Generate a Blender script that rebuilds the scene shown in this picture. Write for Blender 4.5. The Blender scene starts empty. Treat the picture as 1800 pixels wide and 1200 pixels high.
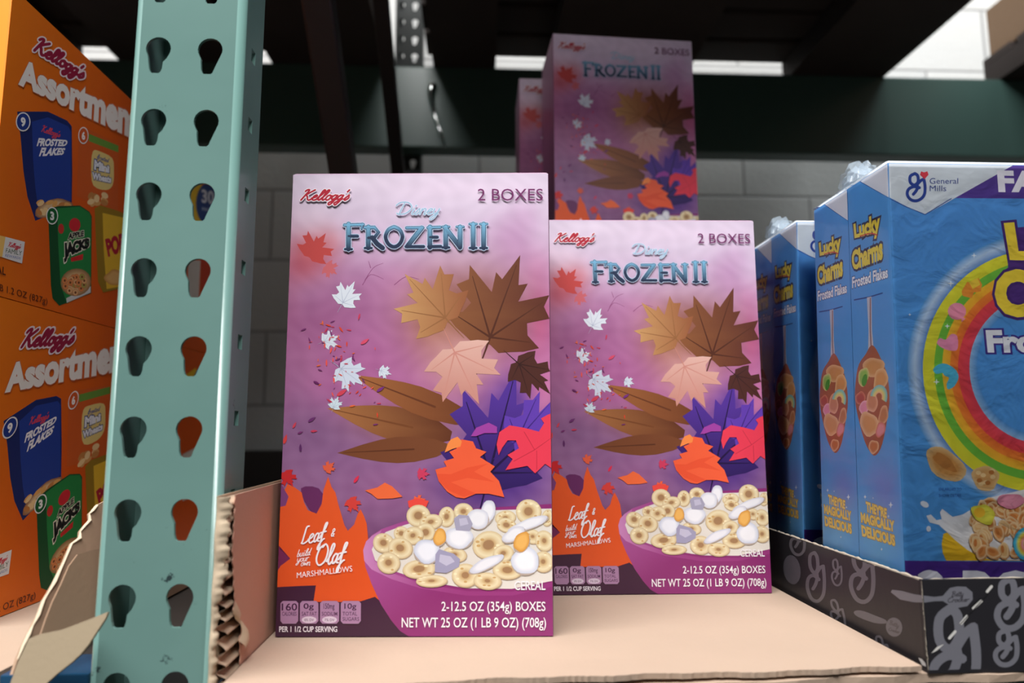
import bpy, bmesh, math, random
from mathutils import Vector, Matrix
from mathutils.geometry import tessellate_polygon

# ------------------------------------------------------------------ camera
F, CZ = 1200.0, 0.1459
PITCH, YAW, ROLL = .127, .05, -.0037
_fw = Vector((math.sin(YAW)*math.cos(PITCH), math.cos(YAW)*math.cos(PITCH), math.sin(PITCH)))
_rt = Vector((math.cos(YAW), -math.sin(YAW), 0)); _up = _rt.cross(_fw)
RT = _rt*math.cos(ROLL)+_up*math.sin(ROLL); UP = -_rt*math.sin(ROLL)+_up*math.cos(ROLL)
CAM = Vector((0, 0, CZ))
S = bpy.context.scene
cd = bpy.data.cameras.new('camera'); cam = bpy.data.objects.new('camera', cd); S.collection.objects.link(cam)
m = Matrix((RT, UP, -_fw)).transposed().to_4x4(); m.translation = CAM; cam.matrix_world = m
cd.sensor_width = 36; cd.lens = 24; cd.clip_start = .01
cd.dof.use_dof = True; cd.dof.focus_distance = .53; cd.dof.aperture_fstop = 4.5
S.camera = cam
S.view_settings.view_transform = 'Standard'; S.view_settings.look = 'None'; S.view_settings.gamma = 1
S.view_settings.exposure = 0.0; S.view_settings.use_curve_mapping = False
# ------------------------------------------------------------------ light
w = bpy.data.worlds.new('world'); S.world = w; w.use_nodes = True
w.node_tree.nodes['Background'].inputs[0].default_value = (.62, .70, .72, 1)
w.node_tree.nodes['Background'].inputs[1].default_value = .03
def area(name, loc, target, sx, sy, power, col=(1, 1, 1)):
    l = bpy.data.lights.new(name, 'AREA'); l.shape = 'RECTANGLE'; l.size = sx; l.size_y = sy; l.energy = power; l.color = col
    o = bpy.data.objects.new(name, l); S.collection.objects.link(o); o.location = loc
    o.rotation_euler = (Vector(target)-Vector(loc)).to_track_quat('-Z', 'Y').to_euler(); return o
area('aisle_ceiling_light', (-.65, -1.0, 2.9), (.1, .5, .15), 4.4, .5, 280, (1, .985, .97))      # aisle lamp row
area('far_aisle_fill', (-.2, -2.9, 1.5), (.1, .5, .2), 3.4, 1.6, 3, (.95, .98, 1))            # added soft fill, stands in for the bright far side of the aisle
area('rear_ceiling_light', (2.15, 1.12, 3.2), (1.5, 1.85, .9), 1.5, .3, 60, (.93, .98, 1))     # lamp row over the back of the rack
area('rear_ceiling_light', (-.9, 1.50, 3.3), (-.9, 1.9, .8), 2.6, .25, 4, (.93, .98, 1))

# ------------------------------------------------------------------ helpers
def hit(px, py, P, N):
    d = _fw+RT*((px-900)/F)-UP*((py-600)/F); N = Vector(N)
    return CAM+d*((Vector(P)-CAM).dot(N)/d.dot(N))
def lin(c): return tuple((v/255/12.92 if v/255 <= .04045 else ((v/255+.055)/1.055)**2.4) for v in c[:3])
COL = S.collection
def mat(name, col, rough=.5, metal=0, noise=0, scale=60, spec=.5, bump=0, bscale=200, coat=0):
    m = bpy.data.materials.new(name); m.use_nodes = True; nt = m.node_tree; b = nt.nodes['Principled BSDF']
    b.inputs['Base Color'].default_value = (*lin(col), 1); b.inputs['Roughness'].default_value = rough
    b.inputs['Metallic'].default_value = metal; b.inputs['Specular IOR Level'].default_value = spec; b.inputs['Coat Weight'].default_value = coat
    tc = nt.nodes.new('ShaderNodeTexCoord')
    if noise:
        n = nt.nodes.new('ShaderNodeTexNoise'); n.inputs['Scale'].default_value = scale; n.inputs['Detail'].default_value = 5
        r = nt.nodes.new('ShaderNodeMapRange'); r.inputs[3].default_value = 1-noise; r.inputs[4].default_value = 1+noise
        mx = nt.nodes.new('ShaderNodeVectorMath'); mx.operation = 'SCALE'; mx.inputs[0].default_value = lin(col)
        nt.links.new(tc.outputs['Object'], n.inputs['Vector']); nt.links.new(n.outputs[0], r.inputs[0])
        nt.links.new(r.outputs[0], mx.inputs['Scale']); nt.links.new(mx.outputs[0], b.inputs['Base Color'])
    if bump:
        n2 = nt.nodes.new('ShaderNodeTexNoise'); n2.inputs['Scale'].default_value = bscale
        bp = nt.nodes.new('ShaderNodeBump'); bp.inputs['Strength'].default_value = bump; bp.inputs['Distance'].default_value = .001
        nt.links.new(tc.outputs['Object'], n2.inputs['Vector']); nt.links.new(n2.outputs[0], bp.inputs['Height']); nt.links.new(bp.outputs[0], b.inputs['Normal'])
    return m
def print_mat(name, rough=.38, spec=.5, noise=.03):
    m = bpy.data.materials.new(name); m.use_nodes = True; nt = m.node_tree; b = nt.nodes['Principled BSDF']
    a = nt.nodes.new('ShaderNodeAttribute'); a.attribute_name = 'Col'
    tc = nt.nodes.new('ShaderNodeTexCoord'); n = nt.nodes.new('ShaderNodeTexNoise'); n.inputs['Scale'].default_value = 90
    r = nt.nodes.new('ShaderNodeMapRange'); r.inputs[3].default_value = 1-noise; r.inputs[4].default_value = 1+noise
    mx = nt.nodes.new('ShaderNodeVectorMath'); mx.operation = 'SCALE'
    nt.links.new(tc.outputs['Object'], n.inputs['Vector']); nt.links.new(n.outputs[0], r.inputs[0]); nt.links.new(r.outputs[0], mx.inputs['Scale'])
    nt.links.new(a.outputs['Color'], mx.inputs[0]); nt.links.new(mx.outputs[0], b.inputs['Base Color'])
    b.inputs['Roughness'].default_value = rough; b.inputs['Specular IOR Level'].default_value = spec
    return m
M_PRINT = print_mat('printed_gloss_card', .36, .5); M_MATTE = print_mat('printed_matte_card', .5, .35)
def link(name, me, parent=None, material=None):
    o = bpy.data.objects.new(name, me); COL.objects.link(o)
    if material: me.materials.append(material)
    if parent: o.parent = parent
    return o
def meshobj(name, vs, fs, material, parent=None, smooth=False):
    me = bpy.data.meshes.new(name); me.from_pydata([tuple(v) for v in vs], [], fs); me.update()
    if smooth:
        for p in me.polygons: p.use_smooth = True
    return link(name, me, parent, material)
def from_bm(name, bm, material, parent=None, smooth=False):
    bmesh.ops.recalc_face_normals(bm, faces=bm.faces)
    me = bpy.data.meshes.new(name); bm.to_mesh(me); bm.free()
    if smooth:
        for p in me.polygons: p.use_smooth = True
    return link(name, me, parent, material)
def tag(o, label, cat, group=None, kind=None):
    if kind: o['kind'] = kind
    if label: o['label'] = label
    if cat: o['category'] = cat
    if group: o['group'] = group
    return o
def empty(name, loc, label, cat, group=None, rz=0):
    o = bpy.data.objects.new(name, None); COL.objects.link(o); o.location = loc; o.rotation_euler = (0, 0, rz); o.empty_display_size = .05
    return tag(o, label, cat, group)
def addbox(bm, lo, hi, bev=0, M=None):
    r = bmesh.ops.create_cube(bm, size=1)
    vs = r['verts']
    for v in vs: v.co = Vector([(lo[i]+hi[i])/2+v.co[i]*(hi[i]-lo[i]) for i in range(3)])
    if bev:
        es = list({e for v in vs for e in v.link_edges})
        rr = bmesh.ops.bevel(bm, geom=es, offset=bev, segments=2, affect='EDGES', profile=.6); vs = list({v for f in rr['faces'] for v in f.verts} | {v for v in vs if v.is_valid})
    if M:
        for v in vs: v.co = M @ v.co
def boxobj(name, lo, hi, material, parent=None, bev=0):
    bm = bmesh.new(); addbox(bm, lo, hi, bev); return from_bm(name, bm, material, parent)
def copy_tree(o, parent=None):
    c = o.copy(); COL.objects.link(c); c.parent = parent
    for ch in list(o.children): copy_tree(ch, c)
    return c
def smooth_pts(pts, closed=True, n=5):
    out = []; N = len(pts)
    rng = range(N) if closed else range(N-1)
    for i in rng:
        g = (lambda k: pts[k % N]) if closed else (lambda k: pts[max(0, min(N-1, k))])
        p0, p1, p2, p3 = g(i-1), g(i), g(i+1), g(i+2)
        for k in range(n):
            t = k/n
            out.append(tuple(.5*((2*p1[j])+(-p0[j]+p2[j])*t+(2*p0[j]-5*p1[j]+4*p2[j]-p3[j])*t*t+(-p0[j]+3*p1[j]-3*p2[j]+p3[j])*t**3) for j in (0, 1)))
    if not closed: out.append(tuple(pts[-1]))
    return out

# ------------------------------------------------------------------ printing on cards
_tc = {}
def text_shape(txt, off=0.0, shear=0.0):
    k = (txt, off, shear)
    if k in _tc: return _tc[k]
    cu = bpy.data.curves.new('t', 'FONT'); cu.body = txt; cu.size = 1; cu.offset = off; cu.shear = shear; cu.resolution_u = 3
    o = bpy.data.objects.new('t', cu); COL.objects.link(o)
    dg = bpy.context.evaluated_depsgraph_get(); me = o.evaluated_get(dg).to_mesh()
    vs = [(v.co.x, v.co.y) for v in me.vertices]; fs = [tuple(p.vertices) for p in me.polygons]
    o.evaluated_get(dg).to_mesh_clear(); bpy.data.objects.remove(o); bpy.data.curves.remove(cu)
    _tc[k] = (vs, fs); return _tc[k]
def bbox(vs): xs = [v[0] for v in vs]; ys = [v[1] for v in vs]; return min(xs), min(ys), max(xs), max(ys)
GL = {
'K': (.75, [[(.08, .86), (.18, 1.0), (.32, .97), (.22, .5), (.1, 0)], [(.68, 1.0), (.45, .75), (.24, .5)], [(.27, .5), (.4, .35), (.5, .1), (.62, 0), (.78, .12)]]),
'e': (.36, [[(0, .2), (.2, .28), (.3, .42), (.2, .5), (.08, .35), (.1, .08), (.22, 0), (.38, .1)]]),
'l': (.28, [[(0, .15), (.2, .55), (.28, .9), (.2, 1.0), (.12, .8), (.1, .2), (.18, 0), (.3, .12)]]),
'o': (.38, [[(.2, .5), (.08, .4), (.05, .15), (.18, 0), (.32, .15), (.3, .4), (.2, .5), (.27, .42), (.42, .42)]]),
'g': (.4, [[(.3, .42), (.18, .5), (.05, .3), (.12, .05), (.28, .2), (.33, .48)], [(.33, .48), (.3, -.1), (.15, -.45), (.02, -.3), (.2, -.08), (.42, .12)]]),
"'": (.12, [[(.1, 1.0), (.05, .8)]]),
's': (.3, [[(0, .1), (.18, .5), (.2, .42), (.26, .2), (.12, 0), (.02, .06)]]),
'D': (.8, [[(.15, .95), (.12, .5), (.1, .05)], [(-.3, .75), (-.1, 1.0), (.4, .98), (.72, .55), (.5, .1), (.1, 0), (-.05, .1)]]),
'i': (.25, [[(.1, .5), (.08, .1), (.16, 0), (.26, .1)], [(.12, .70), (.16, .76)]]),
'n': (.4, [[(.05, .5), (.05, 0)], [(.05, .3), (.2, .5), (.3, .4), (.3, 0), (.4, .05)]]),
'y': (.42, [[(.05, .5), (.08, .15), (.2, .05), (.32, .2), (.36, .5)], [(.36, .5), (.3, -.2), (.12, -.45), (.02, -.3), (.2, -.1), (.4, .05)]]),
'L': (.5, [[(.35, .95), (.2, .9), (.16, .5), (.12, .08), (.04, .06), (.25, .0), (.5, .14)]]),
'a': (.4, [[(.3, .42), (.18, .5), (.05, .3), (.1, .03), (.25, .15), (.32, .48)], [(.32, .48), (.3, .1), (.42, .05)]]),
'f': (.32, [[(.0, .2), (.25, .7), (.32, 1.0), (.2, .95), (.15, .4), (.12, -.3), (.04, -.42), (.04, -.2), (.25, .1), (.35, .15)], [(.0, .5), (.35, .55)]]),
'O': (.65, [[(.4, 1.0), (.1, .8), (.02, .3), (.25, 0), (.55, .2), (.6, .7), (.4, 1.0), (.25, .85)]]),
'b': (.36, [[(.12, 1), (.08, .1), (.2, 0), (.32, .2), (.22, .45), (.1, .35)]]),
'u': (.4, [[(.05, .5), (.05, .1), (.15, 0), (.28, .15), (.3, .5)], [(.3, .5), (.3, .1), (.4, .02)]]),
'd': (.4, [[(.3, .42), (.18, .5), (.05, .3), (.1, .03), (.25, .15), (.36, 1.0)], [(.32, .5), (.3, .1), (.42, .05)]]),
'r': (.28, [[(.05, .5), (.05, 0)], [(.05, .3), (.15, .5), (.28, .48)]]),
'w': (.45, [[(.05, .5), (.1, .05), (.22, .4), (.32, .05), (.42, .5)]]),
'B': (.7, [[(.15, .95), (.1, 0)], [(-.05, .85), (.3, 1), (.52, .85), (.4, .6), (.2, .52), (.5, .42), (.55, .15), (.3, 0), (.02, .08)]]),
'C': (.6, [[(.55, .85), (.35, 1), (.08, .7), (.05, .25), (.28, 0), (.55, .15)]]),
't': (.3, [[(.16, .85), (.1, .15), (.18, 0), (.3, .1)], [(0, .55), (.3, .6)]]),
'c': (.34, [[(.3, .42), (.18, .5), (.05, .25), (.16, 0), (.34, .1)]]),
'k': (.4, [[(.1, 1), (.06, 0)], [(.3, .5), (.1, .25), (.2, .15), (.38, 0)]]),
'&': (.4, [[(.35, .05), (.08, .62), (.2, .8), (.3, .62), (.05, .3), (.15, .05), (.35, .3)]]),
' ': (.3, [])}
LOGO = [[(.8, .78), (.85, .5), (.8, .2), (.55, .02), (.25, .03), (.07, .22), (.12, .42), (.35, .52), (.6, .48)],
        [(.4, 1.0), (.2, .9), (.2, .68), (.38, .58), (.54, .7), (.52, .92), (.4, 1.0)], [(.48, .62), (.52, .5), (.45, .36), (.33, .24)], [(.5, .6), (.66, .74), (.8, .80)]]

class Art:
    """flat ink on one face; coordinates given as positions on the photograph are traced back onto the face plane"""
    def __init__(s, trace, place, start=.00005, step=.000002):
        s.trace, s.place, s.w, s.step, s.parts = trace, place, start, step, {}
    def buf(s, part): return s.parts.setdefault(part, ([], [], []))
    def faces(s, part, pts, fs, color, up=True, rise=None):
        V, Fc, C = s.buf(part); b = len(V)
        if up: s.w += s.step
        for q_, p in enumerate(pts):
            u, v = s.trace(*p); V.append(s.place(u, v, s.w+(rise[q_]*s.step if rise else 0))); c = color(*p) if callable(color) else color; C.append(lin(c))
        for f in fs: Fc.append(tuple(b+i for i in f))
    def poly(s, part, pts, color, smooth=0, up=True):
        if smooth: pts = smooth_pts(pts, True, smooth)
        t = tessellate_polygon([[Vector((p[0], p[1], 0)) for p in pts]])
        s.faces(part, pts, [tuple(x) for x in t], color, up)
    def ell(s, part, cx, cy, rx, ry, color, rot=0, rim=None, n=20, up=True, bump=0):
        c, q = math.cos(rot), math.sin(rot); pts = [(cx, cy)]
        for k, fr in ((0, .6), (1, 1.)):
            for i in range(n):
                a = 2*math.pi*i/n; r = fr*(1+bump*math.sin(a*3+cx)+bump*.6*math.sin(a*5+cy)); x, y = rx*r*math.cos(a), ry*r*math.sin(a)
                pts.append((cx+x*c-y*q, cy+x*q+y*c))
        fs = [(0, 1+i, 1+(i+1) % n) for i in range(n)]+[(1+i, 1+n+i, 1+n+(i+1) % n, 1+(i+1) % n) for i in range(n)]
        if rim is None: s.faces(part, pts, fs, color, up); return
        idx = {}
        for j, p in enumerate(pts): idx[p] = color if j <= n else rim
        s.faces(part, pts, fs, lambda x, y: idx[(x, y)], up)
    def ring(s, part, cx, cy, rx, ry, rot=0, ins=.3, cols=((178, 130, 70), (240, 218, 168), (205, 160, 96)), hole=(120, 78, 42), a0=0, a1=2*math.pi, n=22):
        if hole: s.ell(part, cx, cy, rx*ins*1.08, ry*ins*1.08, hole, rot)
        c, q = math.cos(rot), math.sin(rot); pts = []; cl = {}
        full = abs(a1-a0-2*math.pi) < 1e-3; m_ = n if full else n+1; K = len(cols)
        for k in range(K):
            fr = 1-(1-ins)*k/(K-1)
            for i in range(m_):
                a = a0+(a1-a0)*i/n; x, y = rx*fr*math.cos(a), ry*fr*math.sin(a); p = (cx+x*c-y*q, cy+x*q+y*c); pts.append(p); cl[p] = cols[k]
        fs = [(k*m_+i, (k+1)*m_+i, (k+1)*m_+(i+1) % m_, k*m_+(i+1) % m_) for k in range(K-1) for i in range(n)]
        s.faces(part, pts, fs, lambda x, y: cl[(x, y)])
    def line(s, part, pts, wd, color, smooth=4, taper=0, up=True):
        if smooth: pts = smooth_pts(pts, False, smooth)
        n = len(pts); L = []; R_ = []
        for i, p in enumerate(pts):
            a = pts[max(0, i-1)]; b = pts[min(n-1, i+1)]; dx, dy = b[0]-a[0], b[1]-a[1]; l = math.hypot(dx, dy) or 1
            t = i/(n-1); k = wd/2*(1-taper*t); ox, oy = -dy/l*k, dx/l*k; L.append((p[0]+ox, p[1]+oy)); R_.append((p[0]-ox, p[1]-oy))
        V = L+R_; fs = [(i, i+1, n+i+1, n+i) for i in range(n-1)]
        for e, sgn in ((0, -1), (n-1, 1)):
            a = pts[max(0, e-1)]; b = pts[min(n-1, e+1)]; dx, dy = b[0]-a[0], b[1]-a[1]; l = math.hypot(dx, dy) or 1; dx, dy = sgn*dx/l, sgn*dy/l; k = wd/2*(1-(taper if e else 0))
            b0 = len(V); V += [(pts[e][0]+dx*k*math.cos(q)-dy*k*math.sin(q), pts[e][1]+dy*k*math.cos(q)+dx*k*math.sin(q)) for q in (-1.57, -.8, 0, .8, 1.57)]
            fs.append(tuple(range(b0, b0+5)))
        rise = [k/n for k in range(n)]*2+[0.]*5+[1.]*5
        s.faces(part, V, fs, color, up, rise); s.w += s.step*1.1
    @staticmethod
    def qmap(quad, bb):
        (tl, tr, br, bl) = quad; x0, y0, x1, y1 = bb
        def f(x, y):
            a = (x-x0)/(x1-x0); b = (y-y0)/(y1-y0)
            return tuple((tl[i]*(1-a)+tr[i]*a)*b+(bl[i]*(1-a)+br[i]*a)*(1-b) for i in (0, 1))
        return f
    def text(s, part, txt, quad, color, off=0.0, shear=0.0, outline=None, ocol=None, warp=None):
        if len(quad) == 4 and not isinstance(quad[0], tuple): x0, y0, x1, y1 = quad; quad = ((x0, y0), (x1, y0), (x1, y1), (x0, y1))
        bb = bbox(text_shape(txt, off, shear)[0]); q = s.qmap(quad, bb)
        for o_, c in ([(off+outline, ocol)] if outline else [])+[(off, color)]:
            vs, fs = text_shape(txt, o_, shear); pts = [q(*v) for v in vs]
            if warp: pts = [warp(*p) for p in pts]
            s.faces(part, pts, fs, c)
    def script(s, part, txt, quad, color, wd, outline=0, ocol=None, slant=.25):
        if len(quad) == 4 and not isinstance(quad[0], tuple): x0, y0, x1, y1 = quad; quad = ((x0, y0), (x1, y0), (x1, y1), (x0, y1))
        tot = sum(GL[c][0] for c in txt); q = s.qmap(quad, (0, 0, tot+slant, 1)); st = []; x = 0
        for c in txt:
            for k in GL[c][1]: st.append([q(x+p[0]+p[1]*slant, p[1]) for p in k])
            x += GL[c][0]
        if outline:
            s.w += s.step
            for k in st: s.line(part, k, wd+outline*2, ocol, up=False)
        s.w += s.step
        for k in st: s.line(part, k, wd, color, up=False)
    def strokes(s, part, sts, quad, color, wd):
        if len(quad) == 4 and not isinstance(quad[0], tuple): x0, y0, x1, y1 = quad; quad = ((x0, y0), (x1, y0), (x1, y1), (x0, y1))
        q = s.qmap(quad, (0, 0, 1, 1)); s.w += s.step
        for k in sts: s.line(part, [q(*p) for p in k], wd, color, up=False)
    def leaf(s, part, cx, cy, r, rot, color, vein=None, sx=1.0, sy=1.0, kind='maple'):
        if kind == 'maple': P = [(0, 1), (13, .62), (22, .72), (30, .45), (48, .95), (55, .78), (68, .86), (72, .5), (90, .55), (98, .8), (112, .62), (125, .5), (150, .42), (172, .3)]
        else: P = [(0, 1), (20, .62), (45, .45), (80, .38), (120, .42), (155, .6), (172, .75)]
        pts = []
        for a, q in P+[(360-a, q) for a, q in reversed(P) if a > 0]:
            A = math.radians(a); x, y = q*math.sin(A)*sx, -q*math.cos(A)*sy; c, d = math.cos(rot), math.sin(rot); pts.append((cx+r*(x*c-y*d), cy+r*(x*d+y*c)))
        s.poly(part, pts, color)
        if vein:
            c, d = math.cos(rot), math.sin(rot); T = lambda x, y: (cx+r*(x*sx*c-y*sy*d), cy+r*(x*sx*d+y*sy*c))
            s.w += s.step
            for a in (((0, -.85), (.6, -.5), (-.6, -.5), (.62, .08), (-.62, .08), (0, .75)) if kind == 'maple' else ((0, -.9),)): s.line(part, [T(0, .2), T(*a)], max(.8, r*.03), vein, smooth=0, taper=.7, up=False)
    def build(s, parent, material=None, names=None):
        obs = {}
        for k, (V, Fc, C) in s.parts.items():
            nm = k.split('#')[0]; me = bpy.data.meshes.new(nm); me.from_pydata([tuple(v) for v in V], [], Fc)
            at = me.color_attributes.new('Col', 'FLOAT_COLOR', 'POINT')
            for i, c in enumerate(C): at.data[i].color = (*c, 1)
            obs[k] = link(nm, me, parent, material or M_PRINT)
        return obs
def mixc(a, b, t): t = max(0, min(1, t)); return tuple(a[i]+(b[i]-a[i])*t for i in range(3))

# ------------------------------------------------------------------ setting
def nodes_wall():
    m = bpy.data.materials.new('painted_concrete_block'); m.use_nodes = True; nt = m.node_tree; b = nt.nodes['Principled BSDF']
    g = nt.nodes.new('ShaderNodeNewGeometry'); sp = nt.nodes.new('ShaderNodeSeparateXYZ'); cb = nt.nodes.new('ShaderNodeCombineXYZ')
    ax = nt.nodes.new('ShaderNodeMath'); ax.inputs[1].default_value = -.2+8; az = nt.nodes.new('ShaderNodeMath'); az.inputs[1].default_value = -.421+.2083*20
    nt.links.new(g.outputs['Position'], sp.inputs[0]); nt.links.new(sp.outputs[0], ax.inputs[0]); nt.links.new(sp.outputs[2], az.inputs[0])
    nt.links.new(ax.outputs[0], cb.inputs[0]); nt.links.new(az.outputs[0], cb.inputs[1])
    br = nt.nodes.new('ShaderNodeTexBrick'); br.inputs['Scale'].default_value = 1; br.inputs['Brick Width'].default_value = .4; br.inputs['Row Height'].default_value = .2083
    br.inputs['Mortar Size'].default_value = .005; br.inputs['Mortar Smooth'].default_value = .5
    br.inputs['Color1'].default_value = (*lin((214, 214, 212)), 1); br.inputs['Color2'].default_value = (*lin((206, 207, 206)), 1); br.inputs['Mortar'].default_value = (*lin((160, 160, 160)), 1)
    nt.links.new(cb.outputs[0], br.inputs['Vector']); nt.links.new(br.outputs['Color'], b.inputs['Base Color'])
    n = nt.nodes.new('ShaderNodeTexNoise'); n.inputs['Scale'].default_value = 90; n.inputs['Detail'].default_value = 6
    ad = nt.nodes.new('ShaderNodeMath'); ad.operation = 'MULTIPLY_ADD'; ad.inputs[1].default_value = -2.0
    nt.links.new(br.outputs['Fac'], ad.inputs[0]); nt.links.new(n.outputs[0], ad.inputs[2]); nt.links.new(g.outputs['Position'], n.inputs['Vector'])
    bp = nt.nodes.new('ShaderNodeBump'); bp.inputs['Strength'].default_value = .5; bp.inputs['Distance'].default_value = .003
    nt.links.new(ad.outputs[0], bp.inputs['Height']); nt.links.new(bp.outputs[0], b.inputs['Normal']); b.inputs['Roughness'].default_value = .6
    return m
tag(boxobj('wall_back', (-3, 1.95, -1.2), (4, 2.1, 4), nodes_wall()), 'white painted concrete block wall behind the rack', 'wall', kind='structure')
M_FLOOR = mat('sealed_concrete', (70, 68, 64), .45, noise=.08, scale=6)
tag(boxobj('floor', (-3, -3, -1.3), (4, 2.1, -1.2), M_FLOOR), 'grey concrete warehouse floor', 'floor', kind='structure')

# ------------------------------------------------------------------ rack
def teal_mat():
    m = mat('teal_rack_paint', (116, 160, 151), .26, spec=.5); nt = m.node_tree; b = nt.nodes['Principled BSDF']
    g = nt.nodes.new('ShaderNodeNewGeometry')
    n = nt.nodes.new('ShaderNodeTexNoise'); n.inputs['Scale'].default_value = 55; n.inputs['Detail'].default_value = 8; n.inputs['Roughness'].default_value = .7
    sp = nt.nodes.new('ShaderNodeSeparateXYZ'); nt.links.new(g.outputs['Position'], sp.inputs[0])
    h = nt.nodes.new('ShaderNodeMapRange'); h.inputs[1].default_value = .25; h.inputs[2].default_value = -.02; h.inputs[3].default_value = .0; h.inputs[4].default_value = .085
    nt.links.new(sp.outputs[2], h.inputs[0])
    ad = nt.nodes.new('ShaderNodeMath'); nt.links.new(n.outputs[0], ad.inputs[0]); nt.links.new(h.outputs[0], ad.inputs[1])
    cr = nt.nodes.new('ShaderNodeMapRange'); cr.inputs[1].default_value = .70; cr.inputs[2].default_value = .72; nt.links.new(ad.outputs[0], cr.inputs[0]); nt.links.new(g.outputs['Position'], n.inputs['Vector'])
    n2 = nt.nodes.new('ShaderNodeTexNoise'); n2.inputs['Scale'].default_value = 9; nt.links.new(g.outputs['Position'], n2.inputs['Vector'])
    m2 = nt.nodes.new('ShaderNodeMix'); m2.data_type = 'RGBA'; m2.inputs[6].default_value = (*lin((98, 134, 128)), 1); m2.inputs[7].default_value = (*lin((112, 147, 141)), 1); nt.links.new(n2.outputs[0], m2.inputs[0])
    mx = nt.nodes.new('ShaderNodeMix'); mx.data_type = 'RGBA'; mx.inputs[7].default_value = (*lin((48, 62, 64)), 1)
    nt.links.new(cr.outputs[0], mx.inputs[0]); nt.links.new(m2.outputs[2], mx.inputs[6]); nt.links.new(mx.outputs[2], b.inputs['Base Color'])
    n3 = nt.nodes.new('ShaderNodeTexNoise'); n3.inputs['Scale'].default_value = 22; nt.links.new(g.outputs['Position'], n3.inputs['Vector'])
    bp = nt.nodes.new('ShaderNodeBump'); bp.inputs['Strength'].default_value = .12; bp.inputs['Distance'].default_value = .004; nt.links.new(n3.outputs[0], bp.inputs['Height']); nt.links.new(bp.outputs[0], b.inputs['Normal'])
    return m
M_TEAL = teal_mat(); M_DARKTEAL = mat('shaded_teal_rack_paint', (66, 92, 87), .35, noise=.05, scale=8)  # second paint is the rack teal with shade darkened into its colour
M_BLUE = mat('blue_rack_paint', (30, 74, 108), .3, noise=.1, scale=20); M_DARKWOOD = mat('dark_brown_wood', (52, 44, 42), .8, noise=.2, scale=12)  # pallet wood in its own dark brown
M_STEEL = mat('dark_steel', (44, 44, 46), .5, metal=.2, noise=.05)

def sheet(bm, outer, holes, f, t):
    """plate with holes: (u,v) loops, f(u,v,w)->xyz, thickness t"""
    loops = [outer]+holes; flat = [p for l in loops for p in l]
    tri = tessellate_polygon([[Vector((p[0], p[1], 0)) for p in l] for l in loops])
    A = [bm.verts.new(f(p[0], p[1], 0)) for p in flat]; B = [bm.verts.new(f(p[0], p[1], t)) for p in flat]
    for a in tri:
        try: bm.faces.new([A[i] for i in a]); bm.faces.new([B[i] for i in reversed(a)])
        except ValueError: pass
    k = 0
    for l in loops:
        n = len(l)
        for i in range(n):
            j = (i+1) % n
            try: bm.faces.new([A[k+i], A[k+j], B[k+j], B[k+i]])
            except ValueError: pass
        k += n
def keyhole(cx, cz, sgn):
    r = .0081; pts = []
    for i in range(-2, 15):   # circle over the top
        a = math.radians(i*15); pts.append((cx+r*math.cos(a), cz+r*math.sin(a)))
    # from the left of the circle taper to a rounded foot, notch on the side given by sgn
    foot = .0011*sgn*-1; b = cz-.0168
    left = [(cx-.0066, cz-.0052), (cx+foot-.0042, b+.003), (cx+foot-.0034, b+.0006), (cx+foot-.0022, b-.0004)]
    right = [(cx+foot+.0022, b-.0004), (cx+foot+.0034, b+.0006), (cx+foot+.0042, b+.003), (cx+foot+.0046, cz-.0092), (cx+.0058, cz-.0066)]
    P = [p for p in pts if p[1] > cz-.0045]+left+right
    if sgn < 0: P = [(2*cx-x, z) for x, z in P]; P.reverse()
    return P
def upright(X0, X1, Y0, depth, z0, z1, zrow, pitch, rows, name, label, material, lip=True, flip=1, parent_cat='rack upright'):
    r = .005; t = .0022
    bm = bmesh.new()
    w0, w1 = X0+r, X1-r; holes = []
    for k in rows:
        z = zrow-pitch*k
        for cx, sg in ((X0+.0170, -1), (X1-.0214, 1)): holes.append(keyhole(cx, z, -sg))
    sheet(bm, [(w0, z0), (w1, z0), (w1, z1), (w0, z1)], holes, lambda u, v, w_: (u, Y0+flip*w_, v), t)
    # rounded corners
    for (cx, a0, a1) in ((w0, 180, 270), (w1, 270, 360)):
        prev = None
        for i in range(9):
            a = math.radians(a0+(a1-a0)*i/8)
            ring_ = [bm.verts.new((cx+q*math.cos(a), Y0+flip*(r+q*math.sin(a)), z)) for q in (r, r-t) for z in (z0, z1)]
            if prev:
                bm.faces.new([prev[0], ring_[0], ring_[1], prev[1]]); bm.faces.new([prev[2], prev[3], ring_[3], ring_[2]]); bm.faces.new([prev[1], ring_[1], ring_[3], prev[3]])
            prev = ring_
    for sx in (-1, 1):
        sq = []
        if False: pass
        for k in rows:
            z = zrow-pitch*(k-.5)-.018
            if not(z0+.02 < z < z1-.02) or sx < 0: continue
            sq.append([(Y0+flip*.0165, z-.0048), (Y0+flip*.0245, z-.0048), (Y0+flip*.0245, z+.0048), (Y0+flip*.0165, z+.0048)])
        x = X0 if sx < 0 else X1
        sheet(bm, [(Y0+flip*r, z0), (Y0+flip*depth, z0), (Y0+flip*depth, z1), (Y0+flip*r, z1)], sq, lambda u, v, w_, x=x, sx=sx: (x-sx*w_, u, v), t)
        if lip:
            xa = x-sx*.002; addbox(bm, (min(xa, xa-sx*.014), min(Y0+flip*depth, Y0+flip*(depth+t)), z0), (max(xa, xa-sx*.014), max(Y0+flip*depth, Y0+flip*(depth+t)), z1))
    bmesh.ops.recalc_face_normals(bm, faces=bm.faces)
    me = bpy.data.meshes.new(name); bm.to_mesh(me); bm.free()
    for p in me.polygons: p.use_smooth = abs(p.normal.x) > .02 and abs(p.normal.x) < .999 and abs(p.normal.z) < .01
    return me
XL, XR, YU = -.2295, -.1574, .436
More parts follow.
